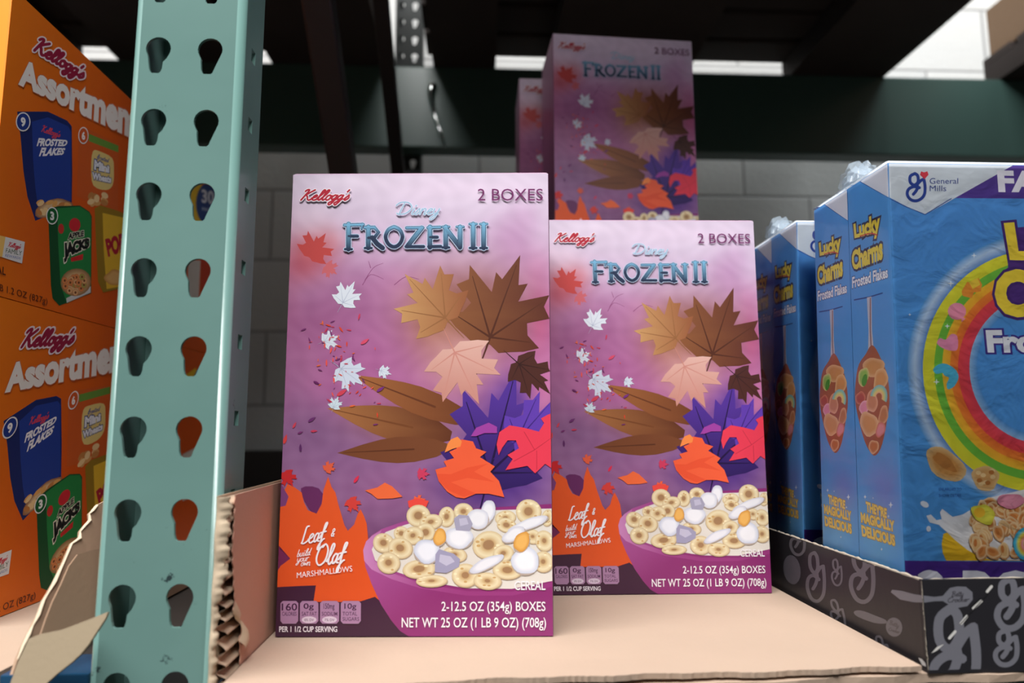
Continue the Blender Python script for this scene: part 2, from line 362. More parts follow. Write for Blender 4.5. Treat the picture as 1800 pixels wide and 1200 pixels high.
frame = empty('rack_frame', (-.19, 1.1, -1.2), 'teal steel rack frame with teardrop slots, left of the pink boxes', 'rack frame')
def keepw(o, p): o.parent = p; o.matrix_parent_inverse = Matrix.Translation(p.location).inverted(); return o
me = upright(XL, XR, YU, .040, -1.2, .80, .397+.05016*7, .05016, range(0, 22), 'front_upright', '', M_TEAL)
fu = keepw(link('upright', me, None, M_TEAL), frame); fu['label'] = 'scuffed light teal front upright with two columns of teardrop slots'
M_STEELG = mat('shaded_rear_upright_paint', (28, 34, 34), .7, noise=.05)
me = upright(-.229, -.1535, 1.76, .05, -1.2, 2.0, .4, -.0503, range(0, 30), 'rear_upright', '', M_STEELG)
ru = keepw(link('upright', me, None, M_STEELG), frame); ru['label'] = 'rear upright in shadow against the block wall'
def bar(name, a, b, wd, h, material, parent=None, upv=(1, 0, 0)):
    a, b = Vector(a), Vector(b); d = (b-a).normalized(); x = Vector(upv); x = (x-d*x.dot(d)).normalized(); z = d.cross(x); bm = bmesh.new(); L = (b-a).length
    Mx = Matrix((x, d, z)).transposed().to_4x4(); Mx.translation = a
    addbox(bm, (-wd/2, 0, -h/2), (wd/2, L, h/2), .003, Mx)
    return from_bm(name, bm, material, parent)
keepw(bar('diagonal_brace', (-.191, .476, .90), (-.191, 1.76, -.19), .036, .03, M_STEEL), frame)
keepw(bar('diagonal_brace', (-.191, .60, 1.42), (-.191, 1.76, .62), .03, .03, M_STEEL), frame)
# beams at shelf level
def front_beam(x0, x1, side, material, label):
    e = empty('shelf_beam', ((x0+x1)/2, .46, -.09), label, 'shelf beam')
    keepw(boxobj('beam', (x0, .4405, -.088), (x1, .478, -.0105), material, None, .003), e)
    xs = (XR+.0006, XR+.0046) if side > 0 else (XL-.0046, XL-.0006)
    if side < 0: xs = (-.281, XL-.0006)
    keepw(boxobj('end_plate', (xs[0], .4385 if side < 0 else .4415, -.13), (xs[1], .4755, .052 if side > 0 else .003), M_BLUE, None, .001), e)
front_beam(XR+.005, 1.9, 1, M_DARKTEAL, 'dark teal front beam with blue end plate under the cardboard shelf pad')
front_beam(-1.6, -.2815, -1, M_BLUE, 'blue front beam under the left bay, below the torn cardboard flap')
# rear beams and low back rail
rb = tag(boxobj('shelf_beam', (-1.6, 1.70, .870), (2.6, 1.757, 1.0925), M_DARKTEAL, None, .004), 'tall shaded teal beam running along the back wall above the boxes', 'shelf beam')
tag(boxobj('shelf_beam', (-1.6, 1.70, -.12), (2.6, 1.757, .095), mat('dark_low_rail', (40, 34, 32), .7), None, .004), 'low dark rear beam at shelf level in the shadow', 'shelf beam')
# polished clip added to catch a glint on the rear beam
M_CHROME = mat('bright_steel', (225, 232, 230), .16, metal=1)
clip = empty('glint_clip', (0, 1.69, .9), 'small curved steel clip added as a glint on the rear beam beside the rear upright', 'clip')
pts = smooth_pts([(762, 146), (757, 165), (763, 195), (772, 225), (783, 262)], False, 6)
vs, fs = [], []
for i, p in enumerate(pts):
    t_ = i/(len(pts)-1); c = hit(p[0], p[1], (0, 1.688, 0), (0, 1, 0)); wdt = .011-.005*t_
    for k in range(9):
        a = math.pi*k/8; vs.append((c.x-wdt*math.cos(a)-.0, 1.70-.016*math.sin(a)-.004*math.sin(t_*9), c.z+.004*math.cos(a)))
    if i:
        for k in range(8): q = (i-1)*9+k; fs.append((q, q+1, q+10, q+9))
keepw(meshobj('clip_body', vs, fs, M_CHROME, None, True), clip)

# upper pallets: stringers run front to back, boards across
def pallet(x0, x1, strs, label):
    e = empty('wooden_pallet', ((x0+x1)/2, 1.1, 1.0935), label, 'pallet', 'pallets on the level above')
    for a, b in strs: keepw(boxobj('stringer', (a, .44, 1.0935), (b, 1.755, 1.155), M_DARKWOOD, None, .002), e)
    y = .44; k = 0
    while y < 1.70:
        keepw(boxobj('deck_board', (x0, y, 1.1555), (x1, y+.10, 1.177), M_DARKWOOD, None, .002), e); y += .1215; k += 1
    return e
pallet(-1.5, -.245, [(-1.5, -1.05), (-.93, -.596), (-.54, -.245)], 'dark wooden pallet overhead at the far left')
pallet(-.14, 1.105, [(-.12, .044), (.19, .56), (.845, 1.105)], 'dark wooden pallet overhead, above the pink cereal boxes')
pallet(1.43, 2.6, [(1.43, 1.55), (1.95, 2.1), (2.5, 2.6)], 'dark wooden pallet overhead at the far right')
# unseen cartons added on the pallets, their height set for the light
M_CARDDK = mat('brown_carton', (120, 96, 74), .8, noise=.05)
def goods(x0, x1, label, ztop=1.35):
    e = empty('unseen_carton', ((x0+x1)/2, 1.1, 1.178), label, 'carton', 'unseen cartons added on the overhead pallets')
    keepw(boxobj('carton', (x0, .45, 1.1775), (x1, 1.74, ztop), M_CARDDK, None, .004), e)
    keepw(boxobj('packing_tape', (x0, 1.09, ztop+.0002), (x1, 1.15, ztop+.0006), mat('tape', (170, 140, 95), .3)), e)
goods(-1.49, -.25, 'large unseen brown carton on the overhead pallet at far left')
goods(-.13, 1.09, 'large unseen brown carton on the middle overhead pallet')
goods(1.44, 2.5, 'low unseen brown carton on the overhead pallet at far right', 1.32)
for i, (y0, y1, z0, z1, x0, x1) in enumerate([(.4405, .478, .87, 1.0925, XR+.004, 2.6), (.4405, .478, .87, 1.0925, -1.6, XL-.004)]):
    tag(boxobj('shelf_beam', (x0, y0, z0), (x1, y1, z1), M_DARKTEAL, None, .004), ['upper front beam of the right bay, above the picture', 'upper front beam of the left bay, above the picture'][i], 'shelf beam')
# shelf decking beneath the pads
M_DECK = mat('dark_shelf_board', (46, 40, 36), .8, noise=.1)
tag(boxobj('shelf_deck', (XR+.006, .479, -.030), (1.9, 1.699, -.0085), M_DECK), 'dark shelf deck behind and under the pink boxes', 'shelf deck')
tag(boxobj('shelf_deck', (-1.6, .4785, -.030), (XL-.006, 1.699, -.0085), M_DECK), 'dark shelf deck under the orange boxes', 'shelf deck')

# ------------------------------------------------------------------ cardboard
def card_mat(name, col, n=.04):
    m = mat(name, col, .78, noise=n, scale=25, spec=.2, bump=.15, bscale=300); return m
M_CARD = card_mat('kraft_card', (186, 163, 144)); M_CARD2 = card_mat('kraft_inner', (176, 146, 122)); M_FLUTE = card_mat('kraft_flute', (196, 172, 148)); M_LINER = card_mat('kraft_liner', (202, 182, 156), .03)
random.seed(3)
def pad(name, x0, x1, yfun, yb, z0, z1, label, n=160):
    vs, fs = [], []
    for i in range(n+1):
        x = x0+(x1-x0)*i/n; y = yfun(x, i); dz = .0006*math.sin(x*23)+.0003*random.uniform(-1, 1)
        vs += [(x, y, z1-max(0, dz)), (x, y+.0012*random.random(), z0), (x, y+.02, z1), (x, yb, z1), (x, yb, z0)]
        if i:
            a, b = (i-1)*5, i*5
            fs += [(a+1, b+1, b, a), (a, b, b+2, a+2), (a+2, b+2, b+3, a+3), (a+3, b+3, b+4, a+4), (a+4, b+4, b+1, a+1)]
    fs += [(0, 2, 3, 4, 1), tuple(5*n+k for k in (1, 4, 3, 2, 0))]
    return tag(meshobj(name, vs, fs, M_CARD), label, 'cardboard')
pad('cardboard_pad', XR+.010, 1.2, lambda x, i: .4085+.037*x+.0016*math.sin(x*31)+.0012*math.sin(x*97)+.001*random.uniform(-1, 1), .98, -.0068, -.0014, 'brown cardboard pad with ragged front edge under the pink and blue boxes')
pad('cardboard_pad', -1.2, -.284, lambda x, i: .4205+.002*math.sin(x*31)+.001*random.uniform(-1, 1), 1.1, -.0068, .0036, 'brown cardboard pad under the stack of orange boxes')
pad('cardboard_pad', -1.2, -.281, lambda x, i: .4045+.0015*math.sin(x*41+1)+.001*random.uniform(-1, 1), .4375, -.0125, -.0074, 'lower brown cardboard sheet sticking out under the left pad edge')
# tray that holds the pink boxes: floor liner + torn left wall with bare flutes
tray = empty('cardboard_tray', (.06, .6, -.001), 'torn brown corrugated tray holding the pink cereal boxes, against the teal upright', 'cardboard tray')
random.seed(8)
def jag(x): return .4100+.030*x+.0012*math.sin(x*57+1)+.0009*math.sin(x*143)
vs, fs = [], []; n = 220
for i in range(n+1):
    x = -.1435+(.2665+.1435)*i/n; y = jag(x)+random.uniform(0, .0008); lift = max(0, .0022*math.sin(x*19+.6))*1
    vs += [(x, y, .0038+lift*.4), (x, y+.0004, .0006+lift*.3), (x, y+.03, .0038), (x, .95, .0038), (x, .95, -.0010)]
    if i:
        a, b = (i-1)*5, i*5; fs += [(a+1, b+1, b, a), (a, b, b+2, a+2), (a+2, b+2, b+3, a+3), (a+3, b+3, b+4, a+4), (a+4, b+4, b+1, a+1)]
keepw(meshobj('floor_panel', vs, fs, M_CARD), tray)
ZT = .1075
def tline(z):  # where the inner liner has been torn away, as depth
    t = 1-max(0, min(1, z/ZT)); base = [(.0, .4225), (.12, .4235), (.3, .4225), (.42, .426), (.5, .428), (.58, .431), (.63, .429), (.70, .440), (.76, .446), (.82, .442), (.90, .4445), (1.0, .446)]
    for (a, ya), (b, yb) in zip(base, base[1:]):
        if a <= t <= b: return ya+(yb-ya)*(t-a)/(b-a)+.0007*math.sin(z*900)
    return .446
def wall_sheet(name, x, yf, material, topf, th=.0005, n=120):
    vs, fs = [], []
    for i in range(n+1):
        z = -.0012+i/n*1.0*(ZT+.0012)
        for q in (0, th):
            vs += [(x+q, yf(z), z), (x+q, .5, z+(.004 if i == n else 0)*0), (x+q, .93, z)]
        if i:
            a, b = (i-1)*6, i*6
            fs += [(a, b, b+1, a+1), (a+1, b+1, b+2, a+2), (a+3, a+4, b+4, b+3), (a+4, a+5, b+5, b+4), (a, a+3, b+3, b), (a+2, b+2, b+5, a+5)]
    fs += [(6*n, 6*n+3, 6*n+4, 6*n+1), (6*n+1, 6*n+4, 6*n+5, 6*n+2)]
    return keepw(meshobj(name, vs, fs, material), tray)
wall_sheet('outer_liner', -.1522, lambda z: .4155+.0006*math.sin(z*210), M_LINER, 0)
wall_sheet('inner_liner', -.1448, tline, card_mat('pinkish_liner', (196, 150, 130)), 0)
vs, fs = [], []; n = 420                                   # fluted medium: wave runs up the wall, flutes run front to back
for i in range(n+1):
    z = -.001+i/n*(ZT-.0005); ph = z/.0083*2*math.pi+.6*math.sin(z*160); x = -.1486+.0029*math.sin(ph)
    yf = .4172+max(0, (tline(z)-.426))*.38+.0012*math.sin(z*333)
    dent = 0
    for y in (yf, yf+.012, .5, .93): vs.append((x+dent, y, z))
    if i:
        a, b = (i-1)*4, i*4; fs += [(a+k, b+k, b+k+1, a+k+1) for k in range(3)]
keepw(meshobj('flutes', vs, fs, M_FLUTE, None, True), tray)
vs, fs = [], []; random.seed(21)                            # torn strip of the outer liner turned over the cut edge
for i in range(91):
    z = -.001+(ZT+.0005)*i/90; t = i/90
    xr = -.1492+.0040*max(0, min(1, (t-.42)/.2))+.0009*math.sin(z*520)+.0006*math.sin(z*1310+1)+random.uniform(-.0003, .0003)
    yy = .4152+.0006*math.sin(z*210); vs += [(-.1527, yy+.0012, z), (-.1508, yy-.0004, z), (xr, yy+.0008+.0007*math.sin(z*400), z), (xr+.0001, yy+.0030, z)]
    if i: a, b = (i-1)*4, i*4; fs += [(a+k, b+k, b+k+1, a+k+1) for k in range(3)]
keepw(meshobj('torn_edge_strip', vs, fs, M_LINER, None, True), tray)
vs, fs = [], []                                            # curled scrap of torn liner
for i in range(13):
    for j in range(9):
        a, b = i/12, j/8; z = .020+.028*a; y = tline(z)-.004+.016*b*(1-.5*abs(a-.5)*2)
        vs.append((-.1436+.0026*math.sin(b*2.6)*(1-a)+.0008*math.sin(a*9), y, z-.008*b))
        if i and j: q = i*9+j; fs.append((q, q-1, q-10, q-9))
keepw(meshobj('torn_scrap', vs, fs, M_LINER, None, True), tray)

# left bay: torn flap of the orange boxes' tray
flap = empty('torn_cardboard_flap', (-.27, .42, -.02), 'torn and folded cardboard tray corner beside the teal upright, before the orange boxes', 'cardboard')
def px_sheet(name, pts, material, th=.0022, pl=None):
    """pts: (px, py, depth) outline traced at its own depth; a folded sheet of card with thickness"""
    A_, B_, C_ = [hit(a, b, (0, c, 0), (0, 1, 0)) for a, b, c in pl]; N = (B_-A_).cross(C_-A_).normalized()
    V = [hit(a, b, A_, N) for a, b, c in pts]
    t = tessellate_polygon([V]); n = (V[1]-V[0]).cross(V[len(V)//2]-V[0]).normalized(); n = n if n.y > 0 else -n
    k = len(V); vs = V+[v+n*th for v in V]; fs = [tuple(x) for x in t]+[tuple(k+i for i in reversed(x)) for x in t]+[(i, (i+1) % k, k+(i+1) % k, k+i) for i in range(k)]
    o = meshobj(name, vs, fs, material); return keepw(o, flap)
PLO = [(170, 888, .50), (22, 1185, .418), (240, 1080, .52)]
px_sheet('outer_panel', [(240, 850, .545), (170, 888, .50), (163, 897, .497), (157, 903, .494), (158, 914, .49), (148, 925, .486), (141, 934, .482), (140, 946, .478), (126, 955, .472), (112, 988, .462), (96, 1022, .45), (84, 1043, .445), (76, 1056, .442), (67, 1081, .434), (58, 1098, .43), (51, 1113, .426), (40, 1135, .42), (31, 1157, .416), (22, 1185, .411), (40, 1180, .41), (80, 1122, .43), (200, 1090, .49), (240, 1080, .51)], M_CARD2, .0018, PLO)
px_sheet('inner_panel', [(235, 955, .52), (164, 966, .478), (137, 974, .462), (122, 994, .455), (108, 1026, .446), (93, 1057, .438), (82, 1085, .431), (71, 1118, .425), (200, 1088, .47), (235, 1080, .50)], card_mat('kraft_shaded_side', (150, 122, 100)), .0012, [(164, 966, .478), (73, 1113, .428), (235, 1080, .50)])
px_sheet('folded_flap', [(51, 1122, .4215), (71, 1114, .4205), (110, 1106, .4195), (150, 1091, .419), (190, 1075, .4185), (185, 1087, .4180), (170, 1110, .4170), (156, 1132, .416), (142, 1149, .4155), (127, 1163, .415), (100, 1184, .414), (79, 1203, .413), (60, 1240, .411), (5, 1240, .409), (20, 1195, .412), (34, 1158, .4155)], card_mat('kraft_flap', (158, 142, 118)), .0016, [(190, 1075, .4185), (60, 1240, .411), (51, 1122, .4215)])
M_EDGE = card_mat('torn_edge', (214, 196, 170))
e_ = [(170, 888, .4985), (163, 897, .4955), (157, 903, .4925), (158, 914, .4885), (148, 925, .4845), (141, 934, .4805), (140, 946, .4765), (126, 955, .4705), (112, 988, .4605), (96, 1022, .4485), (84, 1043, .4435), (76, 1056, .4405), (67, 1081, .4325), (58, 1098, .4285), (51, 1113, .4245), (40, 1135, .4185), (31, 1157, .4145)]
vs, fs = [], []; A0, B0, C0 = [hit(a, b, (0, c, 0), (0, 1, 0)) for a, b, c in PLO]; N0 = (B0-A0).cross(C0-A0).normalized()
for i, (a, b, c) in enumerate(e_):
    p = hit(a, b, A0, N0); r_ = .0010+.0005*math.sin(i*2.3)
    for k in range(6): q = k*math.pi/3; vs.append((p.x+r_*math.cos(q), p.y+.4*r_*math.sin(q), p.z+r_*math.sin(q)*.7))
    if i:
        for k in range(6): fs.append(((i-1)*6+k, (i-1)*6+(k+1) % 6, i*6+(k+1) % 6, i*6+k))
keepw(meshobj('ragged_edge', vs, fs, M_EDGE, None, True), flap)

# ------------------------------------------------------------------ pink cereal boxes
BW, BH, BD = .1919, .3318, .098
AX, AY, AZ, AR = -.1393, .5, .0041, -.0533
U_ = Vector((math.cos(AR), math.sin(AR), 0)); N_ = Vector((math.sin(AR), -math.cos(AR), 0)); O_ = Vector((AX, AY, AZ))
def trA(px, py):
    p = hit(px, py, O_, N_)-O_; return p.dot(U_), p.z
# correct the remaining misfit of the traced frame so that the art fills the panel exactly
_c = [trA(*p) for p in ((511, 306), (964, 303), (972, 1117), (487, 1120))]
def traceA(px, py):
    u, v = trA(px, py); b = (v-(_c[2][1]+_c[3][1])/2)/((_c[0][1]+_c[1][1]-_c[2][1]-_c[3][1])/2)
    ul = _c[3][0]+(_c[0][0]-_c[3][0])*b; ur = _c[2][0]+(_c[1][0]-_c[2][0])*b
    return max(.0004, min(BW-.0004, (u-ul)/(ur-ul)*BW)), max(.0004, min(BH-.0004, b*BH))
art = Art(traceA, lambda u, v, w_: (u, -w_, v))
random.seed(11)
BL = [  # soft printed clouds: x, y, rx, ry, colour, strength
 (545, 445, 42, 38, (200, 84, 84), .75), (530, 470, 40, 26, (190, 70, 80), .5), (575, 430, 25, 30, (214, 110, 110), .4), (600, 470, 60, 40, (190, 140, 180), .35),
 (620, 520, 80, 50, (152, 84, 132), .5), (905, 430, 36, 60, (186, 134, 180), .65), (925, 380, 25, 30, (205, 160, 200), .4), (880, 420, 30, 30, (196, 150, 190), .4),
 (700, 500, 60, 36, (196, 130, 178), .6), (950, 560, 22, 60, (196, 80, 130), .6), (945, 480, 30, 40, (196, 120, 165), .5), (560, 560, 70, 50, (150, 80, 125), .45),
 (830, 545, 95, 70, (132, 80, 56), .85), (760, 560, 50, 60, (176, 120, 84), .7), (810, 640, 60, 50, (222, 170, 156), .8), (890, 800, 70, 90, (76, 46, 140), .95), (840, 850, 70, 40, (70, 40, 120), .8), (700, 745, 80, 32, (140, 86, 56), .7), (900, 700, 40, 40, (86, 56, 150), .7),
 (510, 480, 20, 90, (180, 90, 120), .3), (640, 640, 70, 60, (176, 96, 150), .5), (530, 640, 40, 60, (176, 110, 150), .4), (560, 760, 60, 50, (126, 88, 130), .55),
 (640, 800, 70, 60, (140, 96, 142), .5), (520, 700, 30, 60, (150, 104, 146), .4), (955, 690, 25, 60, (220, 130, 170), .6), (680, 860, 60, 40, (150, 90, 140), .5), (610, 320, 90, 18, (238, 222, 240), .6), (800, 330, 160, 25, (236, 214, 236), .6), (540, 380, 40, 30, (232, 206, 222), .4)]
def bgA(x, y):
    st = [(300, (212, 196, 216)), (360, (216, 198, 220)), (430, (206, 178, 206)), (500, (192, 142, 182)), (560, (180, 116, 164)), (680, (178, 106, 158)), (760, (158, 110, 156)), (880, (144, 100, 144)), (1000, (104, 58, 100)), (1040, (66, 32, 60)), (1130, (58, 28, 54))]
    c = st[-1][1]
    for (a, ca), (b, cb) in zip(st, st[1:]):
        if a <= y <= b: c = mixc(ca, cb, (y-a)/(b-a)); break
    for bx, by, rx, ry, cc, k in BL:
        d = ((x-bx)/rx)**2+((y-by)/ry)**2
        if d < 6: c = mixc(c, cc, k*math.exp(-d))
    q = 5*math.sin(x*.09+math.sin(y*.07)*2)*math.sin(y*.11+math.cos(x*.05)*2); return tuple(max(0, v+q) for v in c)
nx, ny = 110, 190
pts = []
for j in range(ny+1):
    for i in range(nx+1):
        a, b = i/nx, j/ny; L_ = (511-24*b, 306+814*b); R_ = (964+8*b, 303+814*b); pts.append((L_[0]+(R_[0]-L_[0])*a, L_[1]+(R_[1]-L_[1])*a))
art.faces('front_print', pts, [(j*(nx+1)+i, j*(nx+1)+i+1, (j+1)*(nx+1)+i+1, (j+1)*(nx+1)+i) for j in range(ny) for i in range(nx)], bgA)
def P2(lst, ox=470, oy=700, k=.36671): return [(ox+a*k, oy+b*k) for a, b in lst]
# faint leaf stain and twigs
art.leaf('front_print', 548, 442, 40, .6, (196, 74, 72)); art.leaf('front_print', 575, 470, 20, 2.2, (206, 104, 112))
for k in ([(640, 492), (655, 470), (672, 462)], [(636, 500), (650, 482), (673, 490)], [(650, 470), (646, 458)], [(692, 500), (712, 486), (735, 490)]): art.line('front_print', k, 1.3, (140, 70, 118), taper=.5)
# plain drift of big leaves in place of the figure
cA = lambda x, y: mixc((150, 96, 58), (92, 46, 34), (x-760)/190)
art.leaf('leaf_picture', 700, 745, 128, -1.35, lambda x, y: mixc((176, 116, 70), (100, 54, 34), (x-590)/180), (120, 70, 40), sx=.62, kind='leaf')
art.leaf('leaf_picture', 705, 790, 112, -1.62, (120, 70, 44), (92, 50, 32), sx=.55, kind='leaf')
art.leaf('leaf_picture', 740, 705, 130, -1.2, lambda x, y: mixc((172, 108, 62), (110, 60, 36), (x-620)/200), (104, 56, 34), sx=.5, kind='leaf')
art.leaf('leaf_picture', 868, 800, 158, .25, lambda x, y: mixc((84, 52, 150), (44, 26, 84), (y-700)/180), (36, 20, 66), sx=.74)
art.leaf('leaf_picture', 925, 760, 100, .9, (98, 62, 172), (60, 36, 120), sx=.6)
art.leaf('leaf_picture', 870, 568, 128, .35, cA, (84, 44, 30), sx=.86)
art.leaf('leaf_picture', 770, 545, 88, -.75, lambda x, y: mixc((206, 158, 104), (150, 90, 58), (x-690)/130), (150, 100, 62), sx=.9)
art.leaf('leaf_picture', 806, 634, 84, 2.7, lambda x, y: mixc((232, 190, 178), (204, 142, 130), (y-570)/120), (206, 140, 128), sx=.95)
art.leaf('leaf_picture', 922, 648, 66, 2.3, (78, 42, 36), (54, 28, 26), sx=.7)
for (x, y, r, a, c) in [(605, 525, 36, .5, (226, 232, 242)), (574, 598, 24, 1.2, (222, 228, 240)), (606, 652, 42, 2.2, (214, 222, 238)), (672, 652, 17, 1.9, (220, 228, 240)), (588, 712, 18, .4, (214, 230, 240))]:
    art.leaf('leaf_picture', x, y, r, a, c, (180, 188, 210), sx=.85)
for i in range(70):
    t = random.random(); cx = 560+random.gauss(0, 24)+75*t; cy = 560+150*t+random.gauss(0, 22)
    art.leaf('leaf_picture', cx, cy, random.uniform(2.5, 7), random.uniform(0, 6.28), random.choice([(226, 72, 48), (236, 110, 60), (206, 60, 90), (122, 50, 110), (240, 90, 80)]), sx=.6, kind='leaf')
for (x, y, r, a, c) in [(548, 737, 9, 1, (110, 50, 110)), (518, 747, 7, .5, (214, 70, 90)), (502, 772, 10, .3, (220, 70, 70)), (552, 757, 7, 1.5, (200, 60, 90)), (528, 760, 6, 1.2, (120, 50, 110)), (529, 787, 8, 0, (96, 44, 100)), (505, 835, 24, 2.6, (206, 44, 48)), (577, 823, 17, .8, (226, 96, 66)), (627, 842, 9, .6, (222, 50, 80)), (619, 882, 22, 2.5, (214, 66, 60)), (740, 832, 17, 1.6, (206, 62, 96)), (734, 880, 16, 1.3, (240, 100, 60)), (600, 690, 12, 1, (214, 70, 90)), (556, 672, 7, 2, (110, 40, 100)), (668, 684, 9, 1, (122, 52, 130)), (640, 600, 10, 1, (220, 80, 110))]:
    art.leaf('leaf_picture', x, y, r, a, c, sx=.8, kind='leaf' if r < 15 else 'maple')
art.poly('front_print', P2([(165, 430), (250, 430), (290, 520), (250, 560), (200, 520)]), (104, 46, 96), 3)
art.poly('front_print', [(487.5, 1058), (489, 883), (498, 868), (507, 850), (520, 856), (532, 865), (536, 882), (543, 896), (558, 902), (567, 885), (570, 860), (578, 837), (584, 855), (591, 865), (596, 885), (602, 905), (607, 922), (613, 932), (624, 921), (629, 905), (635, 894), (641, 906), (646, 920), (649, 949), (656, 1000), (700, 1058)], lambda x, y: mixc((232, 92, 44), (222, 84, 34), (y-840)/200))
art.poly('front_print', [(486, 958), (496, 966), (513, 981), (496, 994), (486, 1002)], (112, 40, 84)); art.poly('front_print', [(488, 880), (488, 850), (500, 858), (509, 872), (504, 888), (494, 890)], (122, 66, 122))
art.poly('front_print', [(484, 1124), (486, 1031), (530, 1029), (558, 1028), (556, 1042), (554, 1057), (610, 1057), (636, 1056), (661, 1048), (700, 1080), (740, 1124)], (62, 30, 56))
# big leaves over the drift
art.poly('leaf_picture', P2([(470, 440), (530, 425), (565, 402), (600, 420), (650, 470), (600, 478), (530, 480), (500, 455)]), (240, 108, 62))
art.poly('leaf_picture', P2([(975, 180), (1000, 140), (1060, 115), (1100, 135), (1100, 165), (1040, 165), (1000, 180)]), (160, 66, 160))
art.poly('leaf_picture', P2([(930, 195), (985, 205), (1000, 238), (1050, 255), (1018, 280), (1090, 325), (1068, 350), (1110, 395), (1135, 472), (1060, 455), (1000, 455), (945, 478), (905, 472), (862, 445), (822, 395), (806, 340), (860, 325), (845, 300), (895, 285), (872, 255), (905, 240)]), (240, 96, 60))
art.poly('leaf_picture', P2([(815, 360), (880, 362), (960, 330), (1060, 310), (990, 350), (1090, 400), (960, 380), (880, 400), (1000, 455), (940, 470), (870, 440), (825, 400)]), (232, 84, 52))
art.poly('leaf_picture', P2([(865, 215), (880, 195), (912, 182), (932, 205), (925, 230), (890, 240), (850, 258)]), (246, 140, 72))
art.poly('leaf_picture', P2([(1108, 270), (1098, 220), (1112, 160), (1160, 128), (1230, 140), (1300, 158), (1325, 118), (1310, 95), (1340, 78), (1368, 72), (1368, 332), (1330, 312), (1282, 358), (1245, 322), (1140, 342), (1175, 290), (1150, 270), (1205, 238), (1190, 200), (1150, 200), (1125, 235)]), (232, 62, 84))
for k in ([(1180, 300), (1280, 245), (1368, 190)], [(1230, 160), (1280, 245)], [(1290, 340), (1290, 250)]): art.line('leaf_picture', P2(k), 1.3, (196, 46, 66), smooth=0)
art.poly('leaf_picture', P2([(680, 520), (675, 490), (720, 476), (775, 490), (760, 525), (700, 530)]), (236, 76, 66))
# bowl
bowl = [(640, 966), (645, 951), (655, 940), (672, 929), (712, 915), (800, 895), (972.5, 885), (973, 1124), (720, 1124), (705, 1108), (690, 1090), (672, 1062), (655, 1025), (644, 995)]
art.poly('bowl_picture', bowl, lambda x, y: mixc((170, 84, 150), (138, 46, 112), min(1, max(0, (x-640)/90+(y-1020)/200))), 0)
art.poly('bowl_picture', [(640, 966), (645, 951), (655, 941), (672, 931), (666, 945), (656, 962), (660, 985), (690, 1006), (740, 1024), (820, 1038), (900, 1039), (971, 1022), (971, 1030), (900, 1046), (820, 1046), (740, 1033), (690, 1017), (655, 1000), (642, 985)], lambda x, y: mixc((206, 140, 194), (150, 56, 124), (x-640)/120), 0)
art.poly('bowl_picture', [(655, 965), (663, 947), (680, 934), (712, 922), (760, 908), (840, 897), (971, 893), (972, 1020), (900, 1034), (820, 1033), (740, 1019), (690, 1001), (661, 984)], (228, 222, 214))
B = 'bowl_picture'
rings = [(1140, 570, 50, 34), (1340, 570, 32, 40), (860, 565, 38, 48), (785, 590, 55, 36), (940, 540, 46, 40), (725, 560, 56, 52), (1250, 540, 60, 58), (560, 690, 50, 46), (645, 645, 36, 34), (700, 655, 50, 42), (760, 640, 46, 44), (1145, 605, 46, 34), (640, 715, 58, 50), (1060, 700, 76, 66), (1130, 740, 50, 40), (1325, 680, 46, 50), (1270, 660, 40, 34), (900, 745, 56, 36), (585, 785, 54, 50), (730, 815, 78, 44), (1150, 820, 70, 44), (1320, 780, 50, 50), (790, 872, 74, 28), (950, 845, 64, 56), (1055, 872, 66, 40)]
rings.sort(key=lambda r: r[1])
for i, (x, y, rx, ry) in enumerate(rings):
    cx, cy = 470+x*.3667, 700+y*.3667; rx *= .3667; ry *= .3667
    if cx+rx > 971.5: rx = max(4, 971.5-cx)
    art.ell(B, cx+.6, cy+1.2, rx*1.03, ry*1.03, (190, 164, 132), .2*math.sin(i*3))
    art.ring(B, cx, cy, rx, ry, .3*math.sin(i*3), .27+.08*math.sin(i), ((216, 192, 148), (236, 222, 186), (224, 202, 158), (196, 160, 112)), (166, 128, 92))
    for k in range(5):
        a = random.uniform(0, 6.28); q = random.uniform(.5, .85); art.ell(B, cx+rx*q*math.cos(a), cy+ry*q*math.sin(a), rx*.13, ry*.1, random.choice([(248, 234, 196), (206, 166, 108)]), n=8)
def marsh(x, y, rx, ry, rot, c, rim):
    cx, cy = 470+x*.3667, 700+y*.3667; art.ell(B, cx, cy+1.5, rx*.3667*1.04, ry*.3667*1.04, (186, 170, 160), rot); art.ell(B, cx, cy, rx*.3667, ry*.3667, c, rot, rim, bump=.05)
for a in [(1055, 545, 34, 62, .3, (240, 240, 246), (206, 208, 224)), (1010, 575, 52, 48, .3, (240, 240, 246), (210, 212, 226)), (1250, 600, 100, 24, -.35, (238, 238, 244), (206, 206, 220)), (1180, 650, 60, 30, -.5, (238, 238, 244), (206, 206, 220)), (920, 665, 66, 52, 0, (244, 244, 250), (208, 212, 228)), (1235, 775, 66, 66, 0, (246, 246, 252), (206, 212, 230)), (1050, 790, 90, 26, -.45, (238, 238, 246), (204, 206, 222)), (768, 730, 62, 58, .2, (240, 242, 252), (200, 206, 226))]: marsh(*a)
marsh(828, 662, 30, 42, .2, (240, 184, 100), (216, 150, 66)); marsh(1218, 685, 36, 50, .4, (240, 184, 100), (216, 150, 66))
for q, c in (([(895, 575), (920, 555), (965, 560), (985, 600), (970, 635), (905, 630)], (168, 164, 188)), ([(920, 575), (955, 570), (965, 600), (925, 610)], (194, 190, 212)), ([(808, 745), (825, 720), (895, 742), (925, 768), (920, 805), (860, 835), (805, 830)], (164, 160, 190)), ([(830, 745), (880, 755), (900, 780), (860, 800), (825, 780)], (198, 194, 218))): art.poly(B, P2(q), c)
